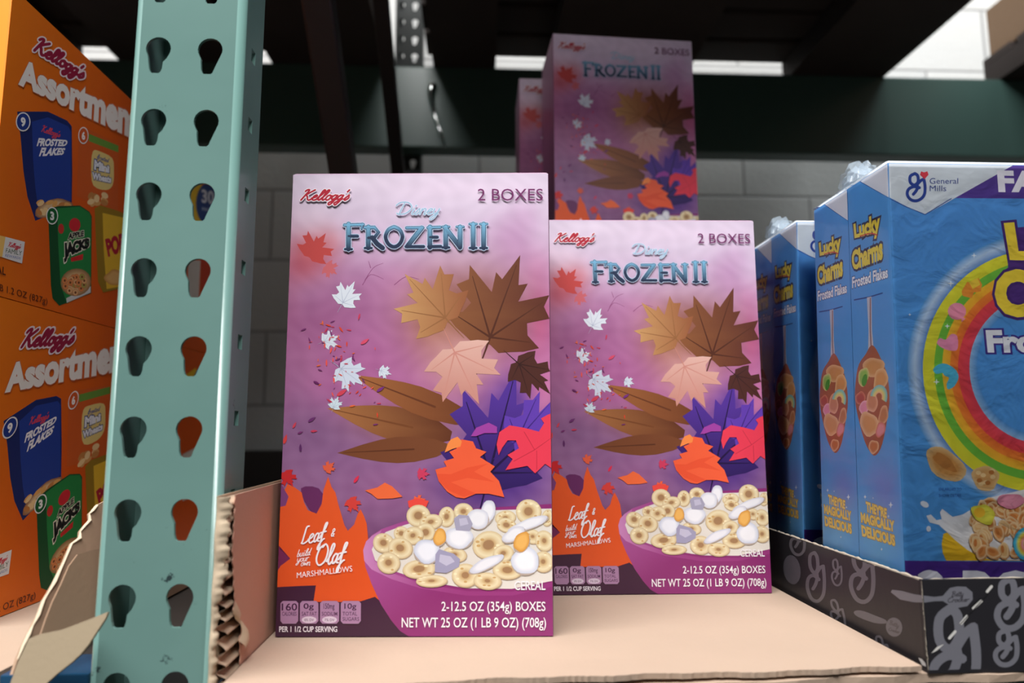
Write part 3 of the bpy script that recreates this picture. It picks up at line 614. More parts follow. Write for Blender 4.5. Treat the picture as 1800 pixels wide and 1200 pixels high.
# lettering
WH = (245, 240, 245)
K_ = 'net_weight_lettering'
art.text(K_, 'CEREAL', (904, 1020, 958, 1036), WH, .012); art.text(K_, '2-12.5 OZ (354g) BOXES', (777, 1056, 958, 1078), WH, .008); art.text(K_, 'NET WT 25 OZ (1 LB 9 OZ) (708g)', (708, 1084, 959, 1107), WH, .008)
for (x0, x1, a, b, c) in [(497, 528, '160', 'CALORIES', None), (531, 563, '0g', 'SAT FAT', '0% DV'), (566, 599, '150mg', 'SODIUM', '7% DV'), (602, 637, '10g', 'TOTAL\nSUGARS', None)]:
    K_ = 'nutrition_badge#%d' % x0
    art.poly(K_, [(x0+4, 1055), (x1-4, 1055), (x1, 1059), (x1, 1090), (x1-4, 1095), (x0+4, 1095), (x0, 1090), (x0, 1059)], (168, 128, 164))
    if c: art.ell(K_, (x0+x1)/2, 1088, 13, 6, (214, 196, 214)); art.text(K_, c, (x0+8, 1086, x1-8, 1090.5), (80, 50, 84), .0)
    art.text(K_, a, (x0+(2 if c is None and a == '160' else 6), 1059, x1-(2 if a == '160' else 8), 1072), (66, 32, 66), .015)
    art.text(K_, b, (x0+3, 1074, x1-3, 1081 if c else (1081 if '\n' not in b else 1090)), (84, 48, 84), .01)
K_ = 'serving_lettering'; art.text(K_, 'PER 1 1/2 CUP SERVING', (495, 1099.5, 596, 1109.5), (236, 228, 236), .02)
K_ = 'flavour_lettering'
art.script(K_, 'Leaf', ((531, 924), (578, 918), (577, 950), (530, 955)), WH, 2.6); art.script(K_, '&', ((584, 925), (594, 924), (593, 942), (583, 943)), WH, 1.6)
art.script(K_, 'build', ((524, 966), (551, 962), (551, 974), (524, 978)), WH, 1.2); art.script(K_, 'your', ((524, 975), (548, 972), (548, 984), (524, 987)), WH, 1.1); art.script(K_, 'own', ((531, 982), (551, 980), (551, 992), (531, 994)), WH, 1.1)
art.script(K_, 'Olaf', ((556, 956), (613, 953), (613, 988), (556, 993)), WH, 3.0)
art.text(K_, 'MARSHMALLOWS', ((525, 1005), (621, 993), (622, 1003), (525, 1015)), WH, .0)
K_ = 'brand_lettering'
art.script(K_, "Kellogg's", ((527, 334), (621, 334), (616, 352), (524, 352)), (180, 34, 54), 2.9, 1.5, (240, 230, 238))
K_ = 'studio_lettering'; art.script(K_, 'Disney', ((699, 356), (778, 357), (776, 377), (697, 377)), (150, 186, 214), 1.6, .9, (214, 226, 240))
art.text('pack_size_lettering', '2 BOXES', (839, 332, 954, 353), (112, 38, 96), .0)
K_ = 'title_lettering'
LT = {'F': ([[(.22, 0), (.22, 1)], [(0, .96), (1, .98)], [(.22, .52), (.7, .52)]]), 'R': ([[(.2, 0), (.2, 1)], [(0, .97), (.55, .97), (.78, .75), (.55, .5), (.2, .48)], [(.42, .5), (.7, .2), (1.02, .0)]]),
 'O': ([[(.5, 1), (.18, .85), (.02, .5), (.18, .15), (.5, 0), (.82, .15), (.98, .5), (.82, .85), (.5, 1)]]), 'Z': ([[(.05, .95), (.95, .96)], [(.88, .95), (.1, .06)], [(.02, .04), (1.0, .04)]]),
 'E': ([[(.2, 0), (.2, 1)], [(.05, .96), (.95, .98)], [(.2, .5), (.75, .5)], [(.1, .04), (1, .05)]]), 'N': ([[(.14, 0), (.14, 1)], [(.1, .97), (.86, .05)], [(.88, 0), (.88, 1)]]), 'I': ([[(.5, 0), (.5, 1)]])}
cells = [('F', 604, 637, 394, 438), ('R', 640, 671, 399, 436), ('O', 676, 707, 399, 434), ('Z', 712, 744, 399, 435), ('E', 750, 774, 399, 435), ('N', 778, 812, 399, 435), ('I', 823, 839, 394, 436), ('I', 841, 858, 394, 436)]
serif = {'F': [(.22, 0), (.95, .92)], 'R': [(.2, 0)], 'E': [], 'N': [(.14, 0), (.14, 1), (.88, 1)], 'I': [(.5, 0), (.5, 1)], 'O': [], 'Z': []}
for pas, (ex, colr) in enumerate([(4.6, (190, 208, 230)), (2.0, (48, 66, 100)), (0, lambda x, y: mixc((122, 180, 214), (40, 52, 78), (y-398)/18))]):
    art.w += art.step
    for c, x0, x1, y0, y1 in cells:
        f_ = lambda p: (x0+(x1-x0)*p[0], y1-(y1-y0)*p[1])
        for st in LT[c]:
            vert = abs(st[0][0]-st[-1][0]) < .05 and len(st) == 2; diag = len(st) == 2 and not vert and abs(st[0][1]-st[1][1]) > .3
            wd = 6.4 if (vert or diag or len(st) == 3) else (4.6 if len(st) > 4 else 3.6)
            art.line(K_, [f_(p) for p in st], wd+ex, colr, smooth=4 if len(st) > 6 else 0, up=False)
        for sx_ in serif[c]:
            p = f_(sx_); art.line(K_, [(p[0]-6, p[1]), (p[0]+6, p[1])] if sx_[0] != .95 else [(p[0], p[1]-4), (p[0]-1, p[1]+5)], 2.2+ex, colr, smooth=0, up=False)

M_PINK = mat('plum_card_side', (150, 92, 132), .4, noise=.04, scale=30); M_FLAPT = mat('pink_card_top', (222, 190, 216), .4)
boxA = empty('cereal_box', O_, 'pink and mauve cereal box nearest the camera, largest of the pink boxes', 'cereal box', None, AR)
bm = bmesh.new(); addbox(bm, (0, 0, 0), (BW, BD, BH), .0010); ctn = from_bm('carton', bm, M_PINK, boxA)
bm = bmesh.new(); addbox(bm, (.0012, .0012, BH-.0002), (BW-.0012, BD*.55, BH+.0007)); tf = from_bm('top_flap', bm, M_FLAPT, boxA); tf['label'] = 'pale pink closing flap'
# side panel print on the left and right faces
def sideprint(parent, x):
    vs, fs, cs = [], [], []
    if True:
        b = len(vs)
        for j in range(31):
            for i in range(2):
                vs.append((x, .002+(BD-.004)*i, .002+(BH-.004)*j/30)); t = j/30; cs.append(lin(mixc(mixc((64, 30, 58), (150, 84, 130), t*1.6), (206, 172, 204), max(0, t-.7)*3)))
        for j in range(30): a = b+j*2; fs.append((a, a+1, a+3, a+2))
    me = bpy.data.meshes.new('side_print'); me.from_pydata(vs, [], fs); at = me.color_attributes.new('Col', 'FLOAT_COLOR', 'POINT')
    for i, c in enumerate(cs): at.data[i].color = (*c, 1)
    return link('side_print', me, parent, M_PRINT)
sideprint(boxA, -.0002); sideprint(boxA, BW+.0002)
obs = art.build(boxA)
for k, l in {'leaf_picture': 'drift of large brown, violet, red and orange leaves', 'bowl_picture': 'purple bowl of ring cereal with white marshmallows in milk', 'title_lettering': 'icy blue and slate serif title', 'brand_lettering': 'small red script with white edge'}.items(): obs[k]['label'] = l
def placeb(x, y, z, rz, label):
    o = copy_tree(boxA); o.location = (x, y, z); o.rotation_euler = (0, 0, rz); o['label'] = label; return o
placeb(.0627, .6064, AZ, -.0272, 'pink cereal box standing second, behind and right of the front one')
placeb(.0983, .848, AZ+BH+.0012, .0564, 'dim pink cereal box raised on top of a stack, highest in the picture')
placeb(.0983, .850, AZ, .0564, 'pink cereal box hidden at the bottom of the stack under the highest one')
placeb(.0605, .968, AZ, .0, 'pink cereal box at the bottom of the rearmost stack, hidden by the front box')
placeb(.0605, .968, AZ+BH+.0012, .0, 'dark shaded pink cereal box at the back, peeking out left of the highest one')
for o in list(COL.objects):
    if o.get('category') == 'cereal box': o['group'] = 'pink twin cereal boxes'

# ------------------------------------------------------------------ blue cereal packs
LX, LY, LZ, LH, LD, LW, SH = .2768, .4475, .0090, .3215, .0528, .195, .0345
nF = Vector((0, -1, 0))
def traceF(px, py):
    p = hit(px, py, (0, LY, 0), nF); v = p.z-LZ; return max(.0003, min(LW-.0003, p.x-LX-SH*v)), max(.0003, min(LH-.0003, v))
nS = Vector((1, 0, -SH)).normalized()
def traceS(px, py):
    p = hit(px, py, (LX, LY, LZ), nS); return max(.0003, min(LD-.0003, p.y-LY)), max(.0003, min(LH-.0003, p.z-LZ))
lf = Art(traceF, lambda u, v, w_: (u+SH*v, -w_, v)); ls = Art(traceS, lambda u, v, w_: (-w_+SH*v, u, v))
BLU = (72, 148, 214)
def rawF(u, v):   # inverse helper for base grids: place directly
    return u, v
def basegrid(a, part, W, H, f, nx=40, ny=70):
    tr = a.trace; a.trace = lambda u, v: (u, v)
    pts = [(W*i/nx, H*j/ny) for j in range(ny+1) for i in range(nx+1)]
    a.faces(part, pts, [(j*(nx+1)+i, j*(nx+1)+i+1, (j+1)*(nx+1)+i+1, (j+1)*(nx+1)+i) for j in range(ny) for i in range(nx)], f); a.trace = tr
basegrid(lf, 'front_print', LW, LH, lambda u, v: mixc((84, 160, 228), (86, 152, 222), v/LH))
def sb(u, v):
    c = mixc((96, 174, 238), (86, 160, 230), v/LH); d = ((u-.02)/.02)**2+((v-.09)/.02)**2; c = mixc(c, (150, 120, 200), .5*math.exp(-d)); d = ((u-.03)/.02)**2+((v-.05)/.03)**2; return mixc(c, (120, 190, 235), .5*math.exp(-d))
basegrid(ls, 'side_print', LD, LH, sb, 16, 60)
# front: badge, banner, rainbow, lettering, cereal
f_ = 'front_print'
PU = (88, 64, 150)
lf.poly(f_, [(1752, 288), (2150, 294), (2150, 352), (1800, 349), (1660, 348)], PU)
lf.poly(f_, [(1562, 282), (1780, 287), (1627, 377), (1592, 362), (1562, 347)], (222, 230, 238))
lf.line(f_, [(1564, 349), (1592, 363), (1626, 377), (1672, 349)], 1.6, (46, 80, 160), smooth=0)
lf.poly(f_, [(1590, 985), (1592, 1040), (2300, 1060), (2300, 990), (1800, 987)], (78, 48, 140))
# halo + rainbow arcs
CX, CY = 1830, 645
for r0, r1, c0, c1 in [(236, 222, (84, 156, 218), (190, 214, 242)), (222, 208, (190, 214, 242), (90, 140, 212)), (208, 188, (232, 226, 62), (222, 222, 60)), (188, 174, (120, 196, 72), (110, 190, 70)), (174, 160, (246, 196, 58), (244, 176, 54)), (160, 146, (240, 140, 56), (238, 120, 56)), (146, 126, (232, 76, 84), (226, 70, 90)), (126, 112, (150, 196, 236), (84, 150, 216))]:
    cl = {}; pts = []; N = 70
    for q, (r, c) in enumerate(((r0, c0), (r1, c1))):
        for i in range(N+1):
            a = math.radians(85+i/N*190); ry = r*(1.0 if a < math.pi else 1.06); p = (CX+r*math.cos(a), CY-ry*math.sin(a)); pts.append(p); cl[p] = c
    lf.faces('rainbow_picture', pts, [(i, i+1, N+2+i, N+1+i) for i in range(N)], lambda x, y: cl[(x, y)])
R_ = 'rainbow_picture'
lf.poly(R_, [(1690, 512), (1700, 495), (1712, 500), (1720, 488), (1726, 500), (1724, 512), (1712, 514), (1708, 524), (1692, 520)], (236, 150, 60)); lf.poly(R_, [(1703, 496), (1718, 488), (1723, 500), (1710, 508)], (240, 206, 70))
lf.ell(R_, 1682, 547, 16, 15, (238, 150, 180)); lf.poly(R_, [(1690, 556), (1697, 560), (1690, 566)], (238, 150, 180))
lf.poly(R_, [(1647, 604), (1652, 594), (1662, 597), (1672, 587), (1682, 590), (1684, 606), (1680, 616), (1662, 614)], (238, 150, 190), 3)
lf.poly(R_, [(1640, 650), (1648, 641), (1662, 639), (1678, 648), (1685, 662), (1678, 678), (1666, 684), (1664, 674), (1668, 664), (1660, 660), (1656, 655), (1646, 657)], (84, 190, 226), 3)
for x, y, r in [(1671, 498, 6), (1712, 449, 5), (1646, 671, 6), (1665, 573, 5), (1599, 553, 3)]:
    lf.poly(R_, [(x, y-r), (x+r*.2, y-r*.2), (x+r, y), (x+r*.2, y+r*.2), (x, y+r), (x-r*.2, y+r*.2), (x-r, y), (x-r*.2, y-r*.2)], (240, 248, 255))
# logo
lf.strokes('brand_lettering', LOGO, (1592, 305, 1632, 353), (44, 70, 156), 5.4)
lf.poly('brand_lettering', [(1625, 315), (1617, 307), (1619, 301), (1624, 303), (1630, 301), (1632, 307)], (226, 64, 80))
lf.text('maker_lettering', 'General', (1634, 313, 1684, 323), (50, 72, 150), .0); lf.text('maker_lettering', 'Mills', (1634, 326, 1663, 336), (50, 72, 150), .0)
lf.text('pack_size_lettering', 'FAMILY SIZE', ((1752, 299), (2090, 305), (2090, 340), (1755, 338)), (240, 238, 248), .05)
lf.text('box_count_lettering', '2 BOXES', ((1612, 1001), (1990, 1003), (1990, 1075), (1612, 1075)), (236, 236, 246), .05)
T_ = 'title_lettering'
lf.poly(T_, [(1766, 402), (1990, 380), (2040, 470), (2040, 552), (1765, 545), (1750, 520), (1758, 480), (1772, 470)], (84, 52, 132))
lf.text(T_, 'Lucky', ((1764, 392), (1990, 372), (1990, 490), (1778, 476)), (244, 218, 70), .05, outline=.05, ocol=(74, 44, 120))
lf.text(T_, 'Charms', ((1746, 474), (2040, 466), (2040, 556), (1750, 558)), (244, 218, 70), .06, outline=.05, ocol=(74, 44, 120))
lf.text('flavour_lettering', 'Frosted Flakes', ((1732, 580), (2100, 576), (2100, 622), (1736, 620)), (244, 246, 252), .045, outline=.06, ocol=(70, 50, 140))
C_ = 'cereal_picture'
C_ = 'flake_picture#a'; lf.ell(C_, 1662, 816, 40, 24, (206, 150, 84), .65, (226, 190, 136), bump=.05); lf.ell(C_, 1660, 812, 24, 10, (190, 128, 66), .65, bump=.1)
C_ = 'flake_picture#b'; lf.ell(C_, 1732, 840, 24, 22, (214, 164, 104), .3, (226, 190, 136), bump=.07)
for i in range(9): lf.ell(C_, 1732+13*math.cos(i*2.2), 838+12*math.sin(i*1.7), 5, 4, random.choice([(180, 116, 60), (236, 204, 150)]), n=8)
C_ = 'small_note'; lf.text(C_, 'ENLARGED TO', (1650, 857, 1690, 862), (50, 90, 170), 0); lf.text(C_, 'SHOW DETAIL', (1650, 868, 1690, 873), (50, 90, 170), 0)
C_ = 'cereal_picture'; lf.poly(C_, [(1658, 938), (1655, 955), (1657, 972), (1663, 985), (2100, 985), (2100, 900), (1700, 920)], (242, 196, 44))
lf.poly(C_, [(1628, 906), (1636, 904), (1646, 914), (1655, 912), (1652, 900), (1656, 894), (1664, 900), (1674, 908), (1692, 904), (1740, 874), (1800, 860), (2100, 850), (2100, 985), (1745, 984), (1722, 978), (1700, 966), (1680, 950), (1664, 935), (1650, 922), (1634, 918)], (236, 236, 240))
lf.ell(C_, 1625, 886, 8, 5, (236, 240, 248), .5); lf.ell(C_, 1632, 929, 4, 5, (236, 240, 248))
fl = []
for i in range(130): fl.append((random.uniform(1680, 1990), random.uniform(880, 978)))
fl = [p for p in fl if p[1] > 915-(p[0]-1670)*.5 and p[1] < 940+(p[0]-1680)*.8]; fl.sort(key=lambda p: p[1])
for x, y in fl:
    a = random.uniform(0, 3); lf.ell(C_, x+1, y+2, 15, 10, (206, 150, 98), a, bump=.05); lf.ell(C_, x, y, 14, 9.4, random.choice([(222, 150, 84), (232, 188, 128), (212, 134, 70)]), a, (246, 220, 176), bump=.06)
    lf.ell(C_, x-2, y-2, 7, 3, random.choice([(240, 204, 150), (206, 128, 66)]), a, n=10)
lf.ell(C_, 1727, 903, 22, 16, (228, 224, 86), .5, (214, 206, 70), bump=.08); lf.ell(C_, 1720, 900, 10, 9, (244, 196, 60)); lf.ell(C_, 1775, 880, 24, 13, (238, 160, 184), .0, (228, 140, 168), bump=.06)
lf.ring(C_, 1805, 955, 26, 30, 0, .35, ((60, 170, 216), (90, 200, 226), (236, 226, 90), (236, 170, 90), (238, 150, 190)), None)
# side
s_ = 'side_print'
ls.poly(s_, [(1512, 318), (1562, 284), (1564, 346)], (222, 228, 240)); ls.line(s_, [(1512, 319), (1564, 347)], 1.4, (46, 80, 160), smooth=0)
Q = 'title_lettering'
YE = (240, 220, 78)
ls.text(Q, 'Lucky', ((1500, 394), (1547, 372), (1547, 418), (1503, 426)), YE, .05, outline=.09, ocol=(60, 56, 90)); ls.line(Q, [(1512, 415), (1530, 410), (1542, 413)], 2, (214, 60, 60))
ls.text(Q, 'Charms', ((1496, 442), (1551, 414), (1552, 456), (1499, 476)), YE, .05, outline=.09, ocol=(60, 56, 90))
ls.text('flavour_lettering', 'Frosted Flakes', ((1498, 487), (1560, 468), (1561, 488), (1498, 507)), (246, 248, 252), .03, outline=.05, ocol=(50, 70, 140))
SP = 'spoon_picture'
ls.line(SP, [(1502, 527), (1528, 522), (1551, 515)], 2.2, (36, 74, 150), smooth=0)
ls.poly(SP, [(1524, 523), (1532, 521), (1533, 580), (1537, 625), (1545, 640), (1518, 640), (1526, 622), (1527, 580)], (206, 206, 214)); ls.line(SP, [(1530, 524), (1530, 580), (1532, 622)], 2, (150, 110, 110), smooth=0)
ls.poly(SP, [(1530, 608), (1522, 622), (1510, 640), (1505, 665), (1503, 700), (1509, 735), (1520, 775), (1532, 797), (1541, 799), (1551, 780), (1560, 735), (1564, 700), (1560, 660), (1551, 635), (1538, 610)], (176, 104, 78), 3)
for x, y, rx, ry, r, c, rim in [(1536, 645, 19, 17, 0, (214, 158, 100), (232, 192, 148)), (1518, 662, 9, 17, .2, (150, 200, 96), (226, 214, 150)), (1548, 668, 12, 22, .2, (220, 160, 100), (236, 200, 150)), (1513, 700, 9, 12, 0, (186, 92, 80), (224, 150, 120)), (1519, 716, 8, 13, .2, (240, 160, 190), (250, 200, 215)), (1533, 705, 10, 20, 0, (214, 150, 116), (240, 190, 160)), (1528, 745, 16, 22, -.3, (224, 166, 112), (240, 202, 160)), (1553, 730, 8, 18, .2, (206, 140, 96), (236, 190, 150)), (1548, 755, 8, 14, .3, (236, 160, 170), (220, 130, 110)), (1536, 785, 9, 12, .1, (206, 130, 80), (240, 200, 160))]: ls.ell(SP, x, y, rx, ry, c, r, rim, bump=.07)
ls.ell(SP, 1520, 668, 4.5, 11, (70, 160, 60), .2)
ls.ring(SP, 1545, 698, 15, 22, .15, .35, ((120, 200, 226), (170, 222, 190), (240, 226, 130), (244, 190, 160)), None, math.pi*1.0, math.pi*2.1)
Gd = (246, 216, 110)
for t_, q in [("THEY'RE", ((1522, 880), (1559, 893), (1559, 911), (1523, 899))), ('MAGICALLY', ((1513, 900), (1572, 915), (1573, 935), (1514, 918))), ('DELICIOUS', ((1514, 922), (1573, 940), (1574, 960), (1516, 942)))]: ls.text('slogan_lettering', t_, q, Gd, .05, outline=.04, ocol=(176, 130, 70))
for x, y, r in [(1566, 887, 6), (1521, 873, 4), (1562, 907, 3), (1550, 965, 3), (1535, 875, 2)]: ls.poly('slogan_lettering', [(x, y-r), (x+r*.2, y-r*.2), (x+r*.7, y), (x+r*.2, y+r*.2), (x, y+r), (x-r*.2, y+r*.2), (x-r*.7, y), (x-r*.2, y-r*.2)], (236, 246, 255))
M_BLUEC = mat('blue_card', (80, 156, 220), .38, noise=.02); M_WHITEC = mat('white_card', (226, 232, 240), .38)
def film_mat():
    m = bpy.data.materials.new('clear_shrink_film'); m.use_nodes = True; nt = m.node_tree; nt.nodes.clear()
    o = nt.nodes.new('ShaderNodeOutputMaterial'); mx = nt.nodes.new('ShaderNodeMixShader'); t = nt.nodes.new('ShaderNodeBsdfTransparent'); t.inputs[0].default_value = (1, 1, 1, 1)
    g = nt.nodes.new('ShaderNodeBsdfGlossy'); g.inputs['Roughness'].default_value = .12; lw = nt.nodes.new('ShaderNodeLayerWeight'); lw.inputs[0].default_value = .18
    tc = nt.nodes.new('ShaderNodeTexCoord'); n = nt.nodes.new('ShaderNodeTexNoise'); n.inputs['Scale'].default_value = 35; n.inputs['Detail'].default_value = 4; n.inputs['Distortion'].default_value = 1.2
    b = nt.nodes.new('ShaderNodeBump'); b.inputs['Strength'].default_value = .28; b.inputs['Distance'].default_value = .002
    L = nt.links.new; L(tc.outputs['Object'], n.inputs['Vector']); L(n.outputs[0], b.inputs['Height']); L(b.outputs[0], g.inputs['Normal']); L(b.outputs[0], lw.inputs['Normal'])
    L(lw.outputs['Fresnel'], mx.inputs[0]); L(t.outputs[0], mx.inputs[1]); L(g.outputs[0], mx.inputs[2]); L(mx.outputs[0], o.inputs[0]); return m
M_FILM = film_mat()
pack = empty('shrink_wrapped_cereal_pack', (LX, LY, LZ), 'nearest pair of bright blue cereal boxes in clear wrap, front of the tray', 'cereal pack', 'blue wrapped cereal packs')
def lcarton(y, parent):
    bm = bmesh.new(); addbox(bm, (0, 0, 0), (LW, LD, LH), .0009)
    for v in bm.verts: v.co.x += SH*v.co.z
    c = from_bm('carton', bm, M_BLUEC, parent); c.location = (0, y, 0)
    bm = bmesh.new(); addbox(bm, (.001+SH*LH, .001, LH+.0001), (LW-.001+SH*LH, LD-.001, LH+.0006)); f = from_bm('top_flap', bm, M_WHITEC, c); f['label'] = 'white top flap'
    return c
c1 = lcarton(0, pack); o1 = lf.build(c1); o2 = ls.build(c1)
o1['rainbow_picture']['label'] = 'curved rainbow with marshmallow shapes'; o1['cereal_picture']['label'] = 'splashing milk with golden flakes'; o2['spoon_picture']['label'] = 'spoon heaped with flakes and marshmallows'
for o in [o1['rainbow_picture']]: pass
c2 = copy_tree(c1, pack); c2.location = (0, LD+.0006, 0)
# film shell with soft wrinkles
random.seed(5)
def film(parent):
    bm = bmesh.new(); e = .0014; D2 = LD*2+.0006
    addbox(bm, (-e, -e, -.0004), (LW+e, D2+e, LH+e+.0004), .002)
    for v in bm.verts: v.co.x += SH*v.co.z
    return from_bm('plastic_wrap', bm, M_FILM, parent)
film(pack)
def tuft_mat():
    m = bpy.data.materials.new('crumpled_film'); m.use_nodes = True; nt = m.node_tree; nt.nodes.clear()
    o = nt.nodes.new('ShaderNodeOutputMaterial'); mx = nt.nodes.new('ShaderNodeMixShader'); mx.inputs[0].default_value = .28; t = nt.nodes.new('ShaderNodeBsdfTransparent')
    p = nt.nodes.new('ShaderNodeBsdfPrincipled'); p.inputs['Base Color'].default_value = (*lin((205, 222, 236)), 1); p.inputs['Roughness'].default_value = .12
    nt.links.new(t.outputs[0], mx.inputs[1]); nt.links.new(p.outputs[0], mx.inputs[2]); nt.links.new(mx.outputs[0], o.inputs[0]); return m
vs, fs = [], []
for L in range(3):
    b = len(vs)
    for i in range(15):
        for j in range(8):
            a, t_ = i/14, j/7; h_ = (.013+.006*math.sin(a*9+L*2))*math.sin(math.pi*min(1, a*.9+.1))
            x = SH*LH+.001+t_*(.012+.006*L)-.006*math.sin(a*3)+random.uniform(-.0012, .0012); y = LD*.55+a*LD*(.55+.1*L)+random.uniform(-.0016, .0016); z = LH+.0016+h_*math.sin(t_*2.2+.35*L)*.9+random.uniform(-.0014, .0018)
            vs.append((x, y, max(LH+.001, z)))
            if i and j: q = b+i*8+j; fs.append((q, q-1, q-9, q-8))
tu = meshobj('wrap_gather', vs, fs, tuft_mat(), pack); tu['label'] = 'crumpled gathered end of the clear wrap'
pack2 = copy_tree(pack); pack2.location = (LX, .5865, LZ); pack2['label'] = 'wrapped pair of blue cereal boxes standing behind the nearest pair, dimmer'

# black display tray
M_TRAY = mat('black_printed_card', (34, 33, 37), .4, spec=.3, noise=.04, scale=30, bump=.1, bscale=90); M_TEDGE = mat('worn_card_edge', (176, 166, 150), .8, noise=.1)
TX, TY, TZ0, TZ1 = .2712, .4196, -.0013, .0535
dt = empty('display_tray', (.38, .56, TZ0), 'black printed display tray holding the blue cereal packs, at the right', 'display tray')
T3 = .0028
def traypanel(name, lo, hi):
    o = keepw(boxobj(name, lo, hi, M_TRAY, None, .0004), dt); return o
traypanel('front_wall', (TX, TY, TZ0), (TX+.40, TY+T3, TZ1)); traypanel('side_wall', (TX, TY+T3, TZ0), (TX+T3, TY+.30, TZ1-.001))
traypanel('side_wall', (TX+.40-T3, TY+T3, TZ0), (TX+.40, TY+.30, TZ1-.001)); traypanel('back_wall', (TX+T3, TY+.30-T3, TZ0), (TX+.40-T3, TY+.30, TZ1-.001))
keepw(boxobj('bottom_panel', (TX+T3, TY+T3, .0056), (TX+.40-T3, TY+.30-T3, .0086), M_CARD2), dt)
random.seed(2)
def rough_edge(pts, r=.0005, k=1.0):
    vs, fs = [], []
    for i, p in enumerate(pts):
        q = r*(.55+.9*random.random())
        for j in range(5): a = j*2*math.pi/5; vs.append((p[0]+q*math.cos(a), p[1]+q*math.cos(a)*.5, p[2]+q*math.sin(a)))
        if i:
            for j in range(5): fs.append(((i-1)*5+j, (i-1)*5+(j+1) % 5, i*5+(j+1) % 5, i*5+j))
    return vs, fs
for nm, a, b, n, r in (('worn_edge', (TX+T3/2, TY+T3/2, TZ1-.0008), (TX+T3/2, TY+.295, TZ1-.0018), 90, .0011), ('worn_edge', (TX+T3/2, TY+T3/2, TZ1-.0004), (TX+.395, TY+T3/2, TZ1-.0004), 90, .0007), ('worn_edge', (TX+.0003, TY+.0003, TZ0+.002), (TX+.0003, TY+.0003, TZ1-.001), 60, .0007)):
    vs, fs = rough_edge([tuple(a[k]+(b[k]-a[k])*i/n+(random.uniform(-.0002, .0002)) for k in range(3)) for i in range(n+1)], r)
    keepw(meshobj(nm, vs, fs, M_TEDGE), dt)['label'] = 'pale worn card edge'
# its printed pattern
def trTF(px, py):
    p = hit(px, py, (0, TY, 0), nF); return p.x, p.z
def trTS(px, py):
    p = hit(px, py, (TX, 0, 0), (1, 0, 0)); return p.y, p.z
def clipw(f): return f
tf_ = Art(trTF, lambda u, v, w_: (max(TX+.0004, u), TY-w_, max(TZ0+.0022, min(TZ1-.0004, v)))); ts_ = Art(trTS, lambda u, v, w_: (TX-w_, max(TY+.0004, u), max(TZ0+.001, min(TZ1-.0014, v))))
GR = (104, 104, 112); GR2 = (84, 83, 90)
def c5(lst): return [(1340+a/3.913, 900+b/3.913) for a, b in lst]
def quad5(x0, y0, x1, y1, k0=0, k1=0): return tuple(c5([(x0, y0), (x1, y0+k0), (x1, y1+k1), (x0, y1)]))
pt = 'printed_spoon#low'
ts_.strokes('printed_logo#1', LOGO, quad5(300, 250, 450, 360, 70, 300)[:2]+tuple(c5([(450, 640), (300, 590)])), GR2, 6.0)
ts_.strokes('printed_logo#2', LOGO, tuple(c5([(470, 310), (560, 345), (560, 520), (475, 490)])), GR2, 3.4)
ts_.strokes('printed_logo#3', LOGO, tuple(c5([(590, 230), (800, 300), (790, 650), (600, 590)])), GR2, 7.5)
ts_.strokes('printed_logo#4', LOGO, tuple(c5([(450, 580), (570, 640), (600, 850), (470, 740)])), GR2, 4)
ts_.strokes('printed_logo#5', LOGO, tuple(c5([(180, 60), (310, 110), (310, 310), (190, 280)])), GR2, 5)
ts_.strokes('printed_logo#6', LOGO, tuple(c5([(760, 830), (880, 890), (900, 1060), (770, 1000)])), GR2, 4)
ts_.ell('printed_oval', *c5([(205, 395)])[0], 15, 26, (78, 76, 84), -.15)
ts_.poly(pt, c5([(630, 690), (650, 675), (700, 680), (790, 715), (850, 740), (850, 765), (770, 760), (660, 720)]), GR2, 3); ts_.ell(pt, *c5([(908, 790)])[0], 14.5, 17, GR2, -.2)
ts_.script(pt, 'Betty', tuple(c5([(875, 740), (945, 765), (945, 795), (875, 770)])), (50, 48, 54), 1.0); ts_.script(pt, 'Crocker', tuple(c5([(868, 790), (950, 815), (950, 835), (868, 812)])), (50, 48, 54), 1.0)
pt = 'printed_spoon#high'; ts_.poly(pt, c5([(885, 550), (895, 532), (960, 540), (1040, 562), (1108, 575), (1108, 622), (1040, 618), (950, 600)]), GR, 0)
tf_.poly(pt, c5([(1100, 572), (1180, 582), (1240, 575), (1290, 520), (1340, 510), (1400, 512), (1445, 550), (1448, 600), (1410, 645), (1340, 658), (1290, 640), (1240, 610), (1180, 612), (1100, 622)]), GR)
tf_.script(pt, 'Betty', tuple(c5([(1300, 545), (1390, 540), (1390, 575), (1300, 580)])), (50, 48, 54), 1.2); tf_.script(pt, 'Crocker', tuple(c5([(1270, 585), (1430, 580), (1430, 612), (1270, 620)])), (50, 48, 54), 1.2)
tf_.strokes('printed_logo#7', LOGO, tuple(c5([(1140, 670), (1530, 650), (1530, 1330), (1140, 1330)])), GR, 17)
tf_.strokes('printed_logo#8', LOGO, tuple(c5([(1600, 460), (1840, 460), (1840, 800), (1600, 800)])), GR, 12)
tf_.strokes('printed_logo#9', LOGO, tuple(c5([(1590, 815), (1780, 810), (1780, 1050), (1590, 1050)])), GR, 9)
for px_ in (1900, 2010, 2120): tf_.strokes('printed_logo#%d' % px_ if True else '10', LOGO, ((px_, 1050), (px_+50, 1050), (px_+50, 1110), (px_, 1110)), GR, 9)
tf_.strokes('printed_logo#11', LOGO, ((1850, 1110), (1900, 1110), (1900, 1160), (1850, 1160)), GR, 8)
SCR = (196, 194, 190)
for q in ([(1545, 545), (1575, 510)], [(1450, 660), (1505, 610)], [(1365, 765), (1405, 715)], [(1285, 865), (1325, 820)]): tf_.line('tape_scrap#%d' % q[0][0], c5(q), 5, SCR, smooth=0)
